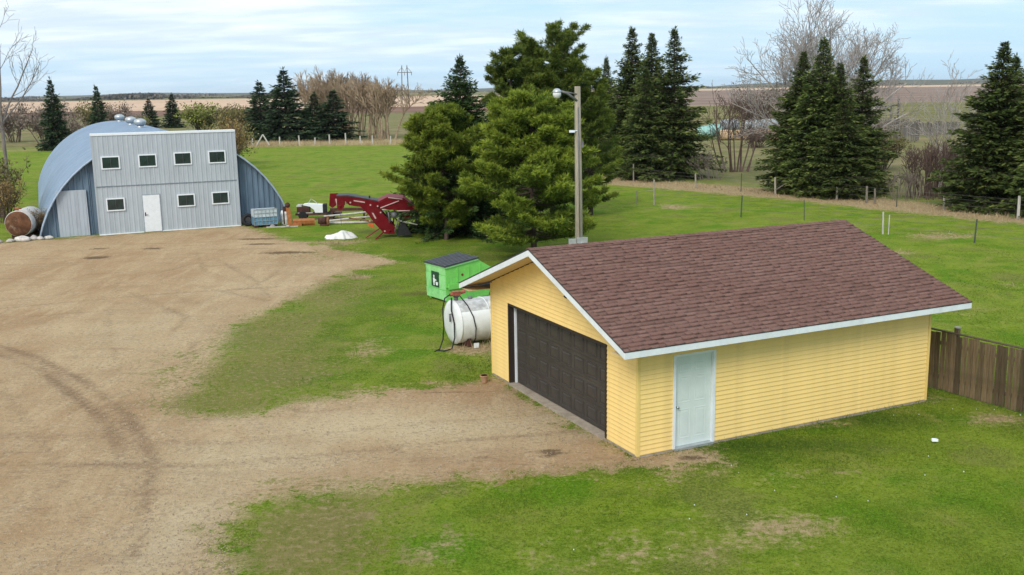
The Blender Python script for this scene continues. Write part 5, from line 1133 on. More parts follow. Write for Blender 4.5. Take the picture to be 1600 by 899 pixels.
# ================================================================== FENCE POSTS
def post(x, y, h, r_, m2, lab, grp, kind=0, lean=0.0, rail=None):
    o = thing('fence_post', lab, 'post', (x, y, 0), 0, grp); m_ = MB(); s_ = lean
    m_.tube([(0, 0, -0.1), (s_*h*0.5, 0, h*0.5), (s_*h, 0.01, h)], [r_, r_*0.97, r_*0.9], 7); m_.build('stake', m2, o)
    if rail: q = MB(); q.tube([(0.0, 0, rail[0]), (rail[1], 0, rail[2])], r_*0.6, 6); q.build('brace', m2, o)
    return o
ORD = ['first', 'second', 'third', 'fourth', 'fifth', 'sixth', 'seventh', 'eighth', 'ninth', 'tenth', 'eleventh', 'twelfth', 'thirteenth']
far = [(10.2, 84.0, 1.45, .06, post_wood, 0), (14.2, 77.7, 1.1, .07, post_wood, 0), (16.9, 74.3, 1.35, .035, steel_post, 0), (18.75, 71.7, 1.25, .075, post_wood, (0.35, 0.8, 0.85)), (22.0, 68.2, 0.85, .075, pale_post, 0), (23.2, 65.9, 1.1, .08, post_wood, 0), (23.5, 65.2, 1.0, .07, post_wood, 0), (24.3, 63.6, 1.3, .03, steel_post, 0), (26.4, 61.5, 0.9, .07, pale_post, 0), (28.7, 57.0, 1.3, .085, pale_post, 0), (29.6, 56.0, 1.5, .03, steel_post, 0)]
FD = {steel_post: 'thin dark steel', post_wood: 'grey weathered wooden', pale_post: 'pale bleached wooden'}
for i, (x, y, h, r_, m2, rail) in enumerate(far): post(x, y, h, r_, m2, '%s post, %s from left in the fence before the right-hand spruces' % (FD[m2], ORD[i]), 'posts of the fence before the spruces', lean=random.uniform(-0.04, 0.04), rail=rail or None)
near = [(8.4, 67.1, 0.95, .04, post_wood, (0.85, 1.1, 0.92)), (9.5, 67.0, 1.65, .055, post_wood, 0), (13.6, 59.6, 1.3, .04, steel_post, 0), (16.8, 57.7, 1.2, .025, steel_post, 0), (19.2, 51.9, 1.15, .045, pale_post, 0), (19.45, 51.8, 1.0, .03, pale_post, 0), (22.4, 48.5, 1.15, .04, steel_post, 0), (25.6, 45.2, 1.1, .04, steel_post, 0)]
for i, (x, y, h, r_, m2, rail) in enumerate(near): post(x, y, h, r_, m2, '%s post, %s from left in the nearer fence on the meadow' % (FD[m2], ORD[i]), 'posts of the nearer meadow fence', lean=random.uniform(-0.05, 0.05), rail=rail or None)
back = [(-34.0, 151.3, 1.3), (-30.9, 150.6, 1.5), (-28.8, 151.5, 1.1), (-26.7, 152.0, 1.5), (-24.2, 151.5, 1.7), (-22.2, 152.5, 1.2), (-20.2, 151.0, 1.3), (-17.5, 150.5, 1.2), (-14.5, 150.5, 1.2), (-38.0, 151.5, 1.1)]
for i, (x, y, h) in enumerate(sorted(back)): post(x, y, h, .11, pale_post, 'bleached post, %s from left in the far fence below the leafless willows' % ORD[i], 'posts of the far fence below the willows', lean=random.uniform(-0.05, 0.05))
brk = thing('leaning_brace', 'pair of leaning pale poles forming a brace below far spruces', 'fence brace', (-36.2, 150.5, 0)); m_ = MB(); m_.tube([(-1.1, 0, 0), (0, 0, 1.7)], .1, 6); m_.tube([(0, 0, 1.7), (0.9, 0, 0.1)], .1, 6); m_.build('poles', pale_post, brk)
def wires(name, pts, zs, lab):
    m_ = MB(); x0, y0 = pts[0][0], pts[0][1]
    for z_ in zs: m_.tube([(p[0]-x0, p[1]-y0, z_+0.02*math.sin(i*2.1)) for i, p in enumerate(pts)], 0.008, 3)
    tag(m_.build(name, wire_m, None, loc=(x0, y0, 0)), lab, 'wire')
wires('fence_wire', [(p[0], p[1]) for p in far if p[3] != .07 or p[0] < 20], (0.45, 0.8, 1.05), 'thin strands of wire on the fence before the spruces')
wires('fence_wire', [(p[0], p[1]) for p in near[1:]], (0.4, 0.75, 1.0), 'thin strands of wire on the nearer meadow fence')

# corral windbreak in the distance
cr = thing('corral_windbreak', 'grey board corral with tall post-and-beam gateway beyond the spruces', 'corral', (46.2, 136, 0), -0.1)
for k, (xx, hh_) in enumerate(((0, 4.4), (2.2, 4.5), (4.2, 4.7), (5.1, 5.6))): m_ = MB(); m_.tube([(xx, 0, -0.1), (xx, 0, hh_)], 0.13, 6); m_.build('upright', corral_m, cr)
m_ = MB(); m_.tube([(-0.8, 0, 4.3), (2.2, 0, 4.5), (5.0, 0, 4.8)], 0.11, 6); m_.build('beam', corral_m, cr)
for (a, b) in ((2.2, 0.6), (4.2, -0.6)): m_ = MB(); m_.tube([(a, 0, 3.8), (a+b, 0, 4.45)], 0.08, 5); m_.build('knee_brace', corral_m, cr)
cb_ = MB(); cb_.box(0, -0.02, 0, 0.24, 0.02, 1); cbm = cb_.mesh('windbreak_board', corral_m)
rc = random.Random(2)
for k in range(34):
    o = link('windbreak_board', cbm, cr, (-1.6+k*0.285, 0.18, rc.uniform(0.0, 0.25))); o.scale = (rc.uniform(.8, 1), 1, rc.uniform(2.5, 3.0))
for zz in (0.8, 2.2): m_ = MB(); m_.box(-1.6, 0.21, zz, 8.1, 0.3, zz+0.15); m_.build('rail', corral_m, cr)
for k, (x0, y0, x1) in enumerate(((57.5, 150, 66.0), (64, 140, 70.0))):
    c2 = thing('corral_windbreak', ('low dark board fence right of the corral gateway', 'short board corral pen left of the right-hand spruces')[k], 'corral', (x0, y0, 0))
    n_ = int((x1-x0)/0.4)
    for q in range(n_): o = link('windbreak_board', cbm, c2, (q*0.4, 0, rc.uniform(0, .2))); o.scale = (1.4, 1, rc.uniform(1.7, 2.0) if k == 0 else rc.uniform(1.9, 2.3))
# wrapped bales and hay
def bale_mesh(r_, l_, m2, seed):
    m_ = MB(); N_ = 16; rg = random.Random(seed); m_.tube([(-l_/2, 0, 0), (-l_/2+0.08, 0, 0), (0, 0, 0.02), (l_/2-0.08, 0, 0), (l_/2, 0, 0)], [r_*0.85, r_*0.98, r_, r_*0.98, r_*0.85], N_)
    m_.v = [(a+rg.uniform(-.05, .05), b+rg.uniform(-.05, .05), c+rg.uniform(-.05, .05)) for a, b, c in m_.v]; return m_.mesh('bale', m2, True)
BM = {'t': bale_mesh(0.75, 1.9, bale_tan, 1), 'g': bale_mesh(0.85, 2.6, wrap_grey, 2), 'q': bale_mesh(0.9, 2.2, wrap_teal, 3)}
for i, (k, x, y, z_, lab) in enumerate([('q', 28.6, 150, 1.0, 'teal wrapped bale lying leftmost behind the bare clump'), ('q', 30.2, 151, 1.2, 'teal wrapped bale just right of the leftmost teal one'), ('g', 34.6, 146, 1.9, 'grey wrapped bale on top of hay behind bare clump stems'), ('g', 37.2, 147, 2.0, 'grey wrapped bale rightmost on the hay by the spruces'), ('g', 32.6, 152, 1.9, 'grey wrapped bale between the teal bales and bare stems'),
     ('t', 31.2, 147, 0.7, 'tan hay bale in the lower row, first from left'), ('t', 33.3, 146.5, 0.7, 'tan hay bale in the lower row, second from left'), ('t', 35.4, 145.5, 0.7, 'tan hay bale in the lower row, third from left'), ('t', 37.5, 145, 0.7, 'tan hay bale in the lower row, fourth from left'), ('t', 39.4, 144.5, 0.7, 'tan hay bale in the lower row, rightmost by the spruces')]):
    o = link('bale', BM[k], None, (x, y, z_)); o.rotation_euler = (0, 0, 0.1*((i*7) % 5-2)); tag(o, lab, 'bale', 'bales stacked beyond the bare clump')
# power line structure
py_ = thing('power_pylon', 'two-legged power line structure far beyond the willow grove', 'pylon', (-45.4, 453, 0), 0.1)
for xx in (-1.1, 1.1): m_ = MB(); m_.tube([(xx*1.5, 0, -0.5), (xx, 0, 18.6)], [0.30, 0.2], 6); m_.build('leg', corral_m, py_)
m_ = MB(); m_.tube([(-3.2, 0, 15.6), (3.2, 0, 15.6)], 0.17, 6); m_.tube([(-1.1, 0, 17.8), (-3.0, 0, 15.7)], 0.1, 5); m_.tube([(1.1, 0, 17.8), (3.0, 0, 15.7)], 0.1, 5); m_.tube([(-1.1, 0, 17.8), (0, 0, 15.7), (1.1, 0, 17.8)], 0.1, 5); m_.build('crossarm', corral_m, py_)
m_ = MB(); m_.tube([(-1.5, 0, 4), (1.3, 0, 11)], 0.1, 5); m_.tube([(1.5, 0, 4), (-1.3, 0, 11)], 0.1, 5); m_.build('cross_brace', corral_m, py_)
for xx in (-3.0, 0, 3.0): m_ = MB(); m_.tube([(xx, 0, 15.5), (xx, 0, 14.3)], 0.12, 5); m_.build('insulator', grey_m, py_)

# ================================================================== TREES
def mk_sp(n_, H, Rb, seed, dens, leaf, m=None, ragged=0.2): return spruce_mesh(H, Rb, seed, dens, leaf, m, ragged=ragged)
SPV = [mk_sp('a', 10, 2.25, 11, 1.35, 0.33), mk_sp('b', 10, 2.5, 12, 1.35, 0.35, ragged=0.25), mk_sp('c', 10, 2.05, 13, 1.3, 0.32, ragged=0.3)]
SPV2 = [spruce_mesh(10, 2.4, 111, 1.2, 0.34, None, ragged=0.38), spruce_mesh(10, 2.2, 112, 1.4, 0.31, None, ragged=0.22)]
SPF = [spruce_mesh(10, 2.3, 21, 0.8, 0.6, spruce_blue, ragged=0.3), spruce_mesh(10, 2.6, 22, 0.75, 0.65, spruce_blue, ragged=0.25)]
def spruce(v, x, y, H, Rr, lab, grp, rz): 
    ms = (SPV+SPF+SPV2)[v]; rb = [2.25, 2.5, 2.05, 2.3, 2.6, 2.4, 2.2][v]
    place_tree('spruce_tree', ms, (x, y, 0), lab, 'spruce', grp, rz, (Rr/rb, Rr/rb, H/10))
g1 = 'spruces behind the pines right of the light pole'; g2 = 'cluster of spruces before the big bare tree'; g3 = 'spruces at the right edge'; g4 = 'far spruces left of the willow grove'; g5 = 'small far spruces behind the shed'
spruce(6, 8.6, 93.5, 10.4, 2.1, 'dark spruce with lowest tip, first of the spruce group right of the light pole', g1, 0.3)
spruce(0, 10.8, 90.5, 12.8, 3.1, 'tallest slim spruce, second of the spruce group right of the light pole', g1, 1.2)
spruce(1, 12.2, 88.3, 12.1, 3.2, 'spruce between the tallest and the rightmost of the group right of the light pole', g1, 2.4)
spruce(5, 13.8, 86.3, 12.4, 3.4, 'widest open-branched spruce, rightmost of the group right of the light pole', g1, 4.0)
spruce(2, 11.5, 85.8, 9.2, 2.5, 'lower dark spruce in front of the group right of the light pole', g1, 5.1)
spruce(1, 20.9, 73.8, 9.9, 2.9, 'leftmost spruce of the dense cluster before the big bare tree', g2, 0.7)
spruce(0, 21.8, 71.6, 10.8, 3.0, 'tallest pointed spruce in the middle of the dense cluster before the bare tree', g2, 1.9)
spruce(6, 22.9, 70.6, 9.1, 2.6, 'shorter spruce just right of the cluster\'s tallest', g2, 3.3)
spruce(5, 24.6, 71.6, 9.5, 2.6, 'rightmost ragged spruce of the dense cluster before the bare tree', g2, 4.4)
spruce(2, 22.7, 69.4, 6.6, 2.3, 'low young spruce filling the front of the dense cluster', g2, 5.4)
spruce(1, 29.4, 61.8, 9.9, 3.3, 'tall spruce with left-hand pointed tip at the right edge', g3, 0.2)
spruce(6, 30.6, 62.5, 9.2, 2.8, 'spruce with second tip just right of the tall one at right edge', g3, 1.5)
spruce(1, 30.9, 58.0, 7.7, 2.6, 'front spruce cut by the right edge of the photo', g3, 2.8)
spruce(3, -42.0, 174, 9.6, 3.7, 'shorter dark spruce, leftmost of the four left of the willow grove', g4, 0.4)
spruce(4, -36.0, 166, 11.4, 4.4, 'tallest dark spruce of the four left of the willow grove', g4, 1.7)
spruce(4, -31.3, 166, 7.6, 3.2, 'small spruce, third of the four left of the willow grove', g4, 3.1)
spruce(3, -28.3, 165, 8.0, 3.9, 'small wide spruce, rightmost of the four beside the willow grove', g4, 4.6)
spruce(3, -85.6, 245, 6.9, 2.5, 'small spruce above the yellow-green bush behind the shed roof', g5, 0.4)
spruce(4, -79.0, 242, 7.9, 2.6, 'small pointed spruce, rightmost of those above the shed roof', g5, 2.0)
spruce(3, -58.6, 147, 9.1, 2.0, 'dark spruce directly above the left part of the shed roof', g5, 1.1)
spruce(4, -66.0, 149, 10.2, 2.2, 'tall thin-branched spruce at far left above the shed', g5, 5.0)
# pines
def envA(f): return max(0.15, 3.9*min(1, (f+0.10)*3.2)*(max(0, 1-f)**0.62)*(1.0+0.1*math.sin(f*17)))
place_tree('pine_tree', pine_mesh(7.7, envA, 31, 175, 0.25, pine_m, z0=0.16, leaders=3, upt=0.30, nq=23), (1.0, 47.0, 0), 'broad bushy yellow-green pine in front, beside the light pole', 'pine', 'pines in the yard')
def envB(f): return max(0.15, 3.5*min(1, (f+0.02)*2.2)*(max(0, 1-f)**0.33)*(1+0.12*math.sin(f*13+1)))
place_tree('pine_tree', pine_mesh(10.9, envB, 32, 135, 0.27, pine_dark, z0=0.2, leaders=7, upt=0.55, nq=20), (2.5, 60.0, 0), 'tallest pine with many upright tips behind the bushy one', 'pine', 'pines in the yard')
def envC(f): return max(0.15, 3.7*min(1, (f+0.05)*1.9)*(max(0, 1-f)**0.60)*(1+0.18*math.sin(f*15+2)))
place_tree('pine_tree', pine_mesh(6.8, envC, 33, 130, 0.26, pine_m, z0=0.2, leaders=2, upt=0.32, nq=23), (-3.4, 52.6, 0), 'leftmost spreading pine with open lower trunk beside the loader', 'pine', 'pines in the yard')
def envD(f): return max(0.12, 2.6*min(1, (f+0.05)*3)*(max(0, 1-f)**0.72)*(1+0.12*math.sin(f*19)))
place_tree('spruce_tree', spruce_mesh(9.4, 3.5, 34, 1.5, 0.30, leafmat('yard_spruce_needles', (0.018, 0.040, 0.014), (0.045, 0.090, 0.020), (0.10, 0.16, 0.035)), low=0.06, ragged=0.3), (-2.6, 55.0, 0), 'pointed dark spruce rising between the leftmost and the bushy pine', 'spruce')
def envE(f): return max(0.15, 2.6*min(1, (f+0.1)*2.4)*(max(0, 1-f)**0.5))
place_tree('pine_tree', pine_mesh(9.9, envE, 35, 100, 0.26, pine_dark, z0=0.1, leaders=3, upt=0.4, nq=20), (0.1, 58.0, 0), 'dark pine half hidden between the spruce and the tallest pine', 'pine', 'pines in the yard')
place_tree('pine_tree', pine_mesh(8.6, envE, 36, 90, 0.26, pine_dark, z0=0.1, leaders=4, upt=0.5, nq=20), (4.9, 62.0, 0), 'dark pine behind the light pole, right of the tallest pine', 'pine', 'pines in the yard')
# bare trees
place_tree('bare_tree', fan_mesh(16.2, 18.5, 7, limbs=12, r0=0.17, m=bark_pale, twig=0.0165, dens=1.0, depth=0.5), (25.6, 84, 0), 'large leafless pale poplar spreading above the spruce cluster', 'bare tree', order=('trunk', 'branches'))
place_tree('bare_tree', fan_mesh(8.8, 6.5, 17, limbs=12, r0=0.10, m=bark_brown, twig=0.016, z0=0.05, spread=0.24, dens=0.75, basew=1.2), (20.3, 92.0, 0), 'multi-stemmed bare grey clump between the two spruce groups', 'bare tree', order=('trunk', 'branches'))
place_tree('bare_tree', fan_mesh(9.8, 3.6, 27, limbs=6, r0=0.055, m=bark_pale, twig=0.014, z0=0.1, spread=0.18, dens=0.85), (31.1, 73.5, 0), 'slim upright leafless sapling left of the right-edge spruces', 'bare tree', order=('trunk', 'branches'))
place_tree('bare_shrub', bare_mesh(4.3, 47, spread=0.30, r0=0.04, stems=70, levels=3, split=2, fork=0.36, up=0.5, m=bark_brown, twig=0.013, ratio=0.66, base_r=1.9), (28.7, 68.5, 0), 'dense reddish-brown leafless shrub before the corral', 'shrub', order=('trunk', 'branches'))
place_tree('bare_shrub', bare_mesh(2.4, 48, spread=0.35, r0=0.03, stems=22, levels=3, split=2, fork=0.36, up=0.4, m=bark_grey, twig=0.012, ratio=0.66, base_r=1.2), (16.8, 84.5, 0), 'low grey shrub right of the widest spruce', 'shrub', order=('trunk', 'branches'))
place_tree('bare_shrub', bare_mesh(2.2, 49, spread=0.35, r0=0.03, stems=20, levels=3, split=2, fork=0.36, up=0.4, m=bark_grey, twig=0.012, ratio=0.66, base_r=1.2), (26.2, 67.5, 0), 'low grey shrub at right foot of the spruce cluster', 'shrub', order=('trunk', 'branches'))
place_tree('bare_tree', fan_mesh(16.5, 9, 37, limbs=6, r0=0.10, m=bark_grey, twig=0.012, z0=0.9, spread=0.45, dens=0.7), (-39.0, 79, 0), 'tall leafless tree with slim grey trunk at the left edge', 'bare tree', order=('trunk', 'branches'))
WV = [bare_mesh(10, 60+k, spread=0.24, r0=0.16, stems=4, levels=4, split=3, fork=0.30, up=0.45, m=bark_willow, twig=0.030, ratio=0.70, base_r=0.8, lean=(0.05*(k-1), 0)) for k in range(4)]
rw = random.Random(9); wl = []
for i in range(15):
    t_ = i/14; x = -35.0+15.5*t_; y = 184-18*t_+rw.uniform(-2, 2); H = (12.4-1.6*t_)*rw.uniform(0.90, 1.06)
    place_tree('willow_tree', WV[i % 4], (x, y, 0), 'leafless tan willow, %s from left in the grove beside the far spruces' % (ORD+['fourteenth', 'fifteenth'])[i], 'willow', 'willows of the far grove', rw.uniform(-0.4, 0.4), (1.0+0.4*(i in (13, 14)), 1, H/10), ('trunk', 'branches'))

# bushes
def bush_mesh(Rr, H, seed, n_, leaf, m2, airy=0.5):
    rng = np.random.default_rng(seed); S = []; P = []; Dv = []; T = []
    for k in range(26):
        a = rng.uniform(0, 6.28); r0 = rng.uniform(0, 0.3)*Rr; tip = np.array([math.cos(a)*Rr*rng.uniform(0.2, 0.95), math.sin(a)*Rr*rng.uniform(0.2, 0.95), H*rng.uniform(0.6, 1.0)])
        b = np.array([math.cos(a)*r0, math.sin(a)*r0, -0.05]); mid = (b+tip)/2+np.array([0, 0, 0.15*H]); S += [(*b, *mid, 0.035, 0.025), (*mid, *tip, 0.025, 0.01)]
        for j in range(7):
            f = rng.uniform(0.2, 1); c = b+(tip-b)*f+np.array([0, 0, 0.15*H*math.sin(PI*f)]); e_ = c+rng.normal(0, 1, 3)*np.array([.25, .25, .12])*Rr+np.array([0, 0, .18*H]); S.append((*c, *e_, 0.016, 0.009))
            q = n_//182; P.append(c+(e_-c)*rng.uniform(0.1, 1.1, (q, 1))+rng.normal(0, 0.07*Rr, (q, 3))); 
    P = np.concatenate(P); P[:, 2] = np.abs(P[:, 2]); nn = len(P); Dv = rng.normal(size=(nn, 3))+np.array([0, 0, .6]); T = np.clip(rng.normal(0.4, 0.22, nn)+0.3*P[:, 2]/H, 0, 1)
    return quads_mesh('foliage', leaf_quads(P, Dv, rng.uniform(.6, 1.3, nn)*leaf, rng.uniform(.3, .6, nn)*leaf, rng), T, m2), seg_mesh('stems', S, bark_brown, 4)
BV = [bush_mesh(2.4, 3.0, 70, 2600, 0.30, bud_m), bush_mesh(2.6, 3.0, 71, 2000, 0.26, twigleaf_m), bush_mesh(1.8, 2.6, 72, 2600, 0.14, rustleaf_m), bush_mesh(2.6, 3.0, 73, 2200, 0.26, leafmat('olive_buds', (0.09, 0.085, 0.03), (0.17, 0.15, 0.05), (0.25, 0.23, 0.08)))]
def bush(v, x, y, s, lab, h=1.0): place_tree('leafy_bush' if v != 1 else 'bare_bush', BV[v], (x, y, 0), lab, 'bush', 'bushes behind the shed' , random.uniform(0, 6), (s, s, s*h), ('foliage', 'stems'))
bush(0, -60.5, 203, 2.1, 'rounded yellow-green bush above middle of the shed front', 0.8)
bush(0, -73.5, 205, 1.0, 'small yellow-green bush beside the small spruce above the shed roof')
bush(1, -54.5, 200, 1.3, 'brown twiggy bush just right of the rounded yellow-green one', 1.1)
bush(3, -49.5, 187, 1.5, 'tall olive bush left of the far dark spruces', 1.0)
bush(3, -47.5, 176, 1.5, 'olive-brown bush at foot of the far dark spruces', 1.0)
bush(2, -28.2, 103, 1.4, 'rust-coloured budding bush right behind the shed corner', 1.25)
bush(3, -30.6, 112, 1.2, 'brown-green bush behind the right end of the shed front', 1.0)
bush(1, -71, 195, 1.2, 'grey twiggy bush under the small spruce above shed vents')
bush(1, -82, 215, 1.7, 'grey-brown bush directly above the shed ridge')
bush(3, -90, 222, 1.7, 'olive-brown bush left of the shed ridge')
bush(1, -97, 220, 1.8, 'grey brush third from the left edge above the shed', 1.0)
bush(1, -86, 178, 1.7, 'grey brush second from the left edge above the shed', 1.1)
bush(1, -92, 178, 1.7, 'grey brush at the left edge above the shed', 1.1)
bush(1, -76, 168, 1.6, 'dark brush below the tall thin spruce at far left')
bush(1, -69, 160, 1.4, 'dark brush right below the tall thin spruce at far left')
bush(2, -31.5, 63, 0.8, 'rust and green bush between rusty tank and shed side', 1.2)
bush(3, -33.6, 66, 0.9, 'weedy green bush at the left edge behind the rusty tank', 1.2)
bush(2, -26.3, 56.6, 0.42, 'small brown brush beside the rusty tank at shed corner', 1.2)
bush(1, 3.5, 92, 1.0, 'low grey brush behind the light pole')
bush(3, 33.5, 92, 1.1, 'low olive brush behind the slim sapling', 0.8)
bush(1, 38, 110, 1.5, 'brown brush line patch right of the big bare tree', 0.7)
bush(1, 31, 128, 1.2, 'brown brush patch behind the bare clump', 0.6)
bush(1, 25, 175, 1.8, 'dark brush patch behind the teal bales', 0.9)
bush(1, 40, 165, 2.2, 'dark brush patch behind the grey bales', 0.9)

# tree lines on the horizon: far-off woods that read as one mass
def treeline(name, x0, x1, y, h, n_, lab, seed, m2, y1=None):
    rng = np.random.default_rng(seed); X_ = rng.uniform(x0, x1, n_); Yv = y+(X_-x0)/(x1-x0)*((y1 or y)-y)+rng.uniform(-30, 30, n_)
    dens = 0.5+0.5*np.sin(X_*0.011+seed)*np.sin(X_*0.0037+2*seed); keep = rng.random(n_) < np.clip(dens+0.2, 0.05, 1); X_ = X_[keep]; Yv = Yv[keep]; n2 = len(X_)
    cl = 0.6+0.5*np.sin(X_*0.02+seed*3)
    P = []; Dv = []; L = []; W = []
    for k in range(7):
        P.append(np.stack([X_+rng.normal(0, h*.5, n2), Yv+rng.normal(0, h*.5, n2), rng.uniform(0, .6, n2)*h*cl], 1)); Dv.append(np.stack([rng.normal(0, .6, n2), rng.normal(0, .6, n2), np.full(n2, 1.)], 1)); L.append(rng.uniform(.5, .9, n2)*h*np.clip(cl, .3, 2)); W.append(rng.uniform(.5, .9, n2)*h)
    Q = leaf_quads(np.concatenate(P), np.concatenate(Dv), np.concatenate(L), np.concatenate(W), rng)
    tag(link(name, quads_mesh(name, Q, np.clip(rng.normal(.5, .2, len(Q)), 0, 1), m2)), lab, 'woods', kind='stuff')
woods_m = leafmat('distant_woods', (0.10, 0.085, 0.075), (0.16, 0.135, 0.115), (0.22, 0.19, 0.16))
treeline('distant_woods', -1100, -330, 1950, 9, 1500, 'bare brown woods on the horizon at left', 1, woods_m)
treeline('distant_woods', -2700, 200, 3900, 10, 1500, 'thin blue line of woods on the horizon behind the shed', 2, woods_m)
treeline('distant_woods', 200, 2600, 3300, 8, 800, 'thin line of woods on the horizon behind the right-hand spruces', 3, woods_m)
# low hills
def hills(x0, x1, y, h, seed, name='hills'):
    n_ = 120; m_ = MB(); X_ = np.linspace(x0, x1, n_); r_ = np.random.default_rng(seed); ph = r_.uniform(0, 6, 5)
    Hh = h*np.clip(0.45+0.3*np.sin(X_*0.0012+ph[0])+0.2*np.sin(X_*0.0031+ph[1])+0.1*np.sin(X_*0.009+ph[2]), 0.04, 2)*np.sin(np.linspace(0, PI, n_))**0.5
    vs = []
    for dy, k in ((-700, 0), (-250, 0.7), (0, 1), (600, 0.0)): vs += [(X_[i], y+dy, Hh[i]*k+(0.3 if k == 0 else 0)-0.6*(k == 0)) for i in range(n_)]
    fs = [(r*n_+i, r*n_+i+1, (r+1)*n_+i+1, (r+1)*n_+i) for r in range(3) for i in range(n_-1)]
    m_.add(vs, fs); tag(m_.build(name, field_mat('hill_land', (0.10, 0.11, 0.06, 1), (0.16, 0.13, 0.09, 1)), None, True), kind='structure')
hills(1000, 3100, 5200, 40, 5); hills(-4200, -1200, 6200, 26, 6); hills(-1500, 1500, 6300, 24, 8); hills(2500, 5500, 6300, 26, 9)

# ================================================================== GRASS (numpy-built blades, joined)
def in_view(x, y): return (np.abs(x) < 0.56*y+1.5)
def blades(name, n_, ylo, yhi, hgt, wid, m2, dens, lab, seed, nb=3, tilt=0.5):
    rng = np.random.default_rng(seed); u = rng.random(n_*2); y = 1/(1/ylo+(1/yhi-1/ylo)*u); x = rng.uniform(-1, 1, n_*2)*(0.56*y+1.0)
    keep = dens(x, y, rng); x = x[keep][:n_]; y = y[keep][:n_]
    ca, sa = math.cos(GTH), math.sin(GTH); lx = (x-2.58)*ca+(y-20.2566)*sa; ly = -(x-2.58)*sa+(y-20.2566)*ca
    ok = ~((lx > -0.03) & (lx < GL+0.03) & (ly > -0.03) & (ly < GW+0.03)); x = x[ok]; y = y[ok]
    n2 = len(x); X_ = np.repeat(x, nb)+rng.normal(0, hgt*0.5, n2*nb); Y_ = np.repeat(y, nb)+rng.normal(0, hgt*0.5, n2*nb)
    P = np.stack([X_, Y_, np.full(n2*nb, -0.005)], 1); Dv = rng.normal(size=(n2*nb, 3))*tilt; Dv[:, 2] = 1
    D_ = Dv/np.linalg.norm(Dv, axis=1, keepdims=True); a = rng.uniform(0, PI, n2*nb); Sd = np.stack([np.cos(a), np.sin(a), np.zeros_like(a)], 1)
    L = (rng.uniform(.5, 1.3, n2*nb)*hgt)[:, None]; W = (rng.uniform(.6, 1.2, n2*nb)*wid*np.repeat(np.clip(y/22, 0.7, 4), nb))[:, None]
    T = np.stack([P-Sd*W/2, P+Sd*W/2, P+D_*L], 1); V_ = T.reshape(-1, 3); F_ = np.arange(len(V_)).reshape(-1, 3)
    tint = np.clip(np.repeat(0.45+0.35*vnoise(x, y, 0.7, seed), nb)+rng.normal(0, 0.2, n2*nb), 0, 1)
    tag(link(name, np_mesh(name, V_, F_, m2, fattr={'tint': tint})), lab, 'grass', kind='stuff')
def lawn_d(x, y, rng):
    D_ = fields(x, y); nn = vnoise(x, y, 2.2, 77)*0.4+vnoise(x, y, 6.0, 78)*0.25
    p = np.clip(0.6-(D_[0]+nn)*2.2, 0, 1)*(1-0.75*D_[3])*(1-0.5*np.clip(D_[2], 0, 1))*(1-D_[6])
    return rng.random(x.shape) < p*(0.55+0.45*vnoise(x, y, 1.3, 79))
blades('lawn_grass', 130000, 13.5, 48, 0.050, 0.011, lawn_m, lawn_d, 'short green grass blades of the lawn', 91)
def weed_d(x, y, rng):
    D_ = fields(x, y); nn = vnoise(x, y, 5.0, 80)+0.6*vnoise(x, y, 11.0, 81)
    return (rng.random(x.shape) < np.clip(D_[2]*1.5, 0, 1)) & (nn > 0.18-0.15*D_[2]) & (D_[0] > -2.5) & (D_[0] < 3.5)
blades('weeds', 26000, 14, 50, 0.035, 0.014, grassmat('weed_blades', (0.05, 0.075, 0.012), (0.13, 0.16, 0.03), (0.25, 0.23, 0.08)), weed_d, 'sparse low weeds growing through the gravel', 92, nb=3, tilt=0.9)
def edge_d(x, y, rng):
    ca, sa = math.cos(GTH), math.sin(GTH); lx = (x-2.58)*ca+(y-20.2566)*sa; ly = -(x-2.58)*sa+(y-20.2566)*ca
    a = (lx > 2.0) & (lx < GL+0.6) & (ly < -0.03) & (ly > -0.35); b = np.exp(-np.maximum(0, np.abs((x-FA[0])*math.sin(fang)-(y-FA[1])*math.cos(fang))-0.1)*2.5)*((x > 10.3) & (x < 15)); c = np.hypot(x+0.9, y-31) < 1.7
    return a | (rng.random(x.shape) < b) 
blades('tall_grass', 5200, 17, 28, 0.15, 0.011, grassmat('tall_grass_blades', (0.03, 0.07, 0.008), (0.07, 0.14, 0.015), (0.14, 0.22, 0.04)), lambda x, y, r: edge_d(x, y, r), 'longer grass along the garage wall and the board fence', 93, nb=4)
def dry_d(x, y, rng):
    D_ = fields(x, y); return rng.random(x.shape) < np.clip((D_[3]-0.3)*1.3, 0, 1)*np.where(y > 32, 1, 0.3)*(D_[0] < 0)
blades('dry_grass', 42000, 26, 100, 0.24, 0.012, dry_m, dry_d, 'dead straw-coloured grass along the fences and spruces', 94, nb=3, tilt=0.6)
blades('far_dry_grass', 9000, 148, 162, 0.5, 0.012, dry_m, lambda x, y, r: (x < -8) & (x > -60), 'dead straw-coloured grass below the far willow grove', 95, nb=3, tilt=0.5)
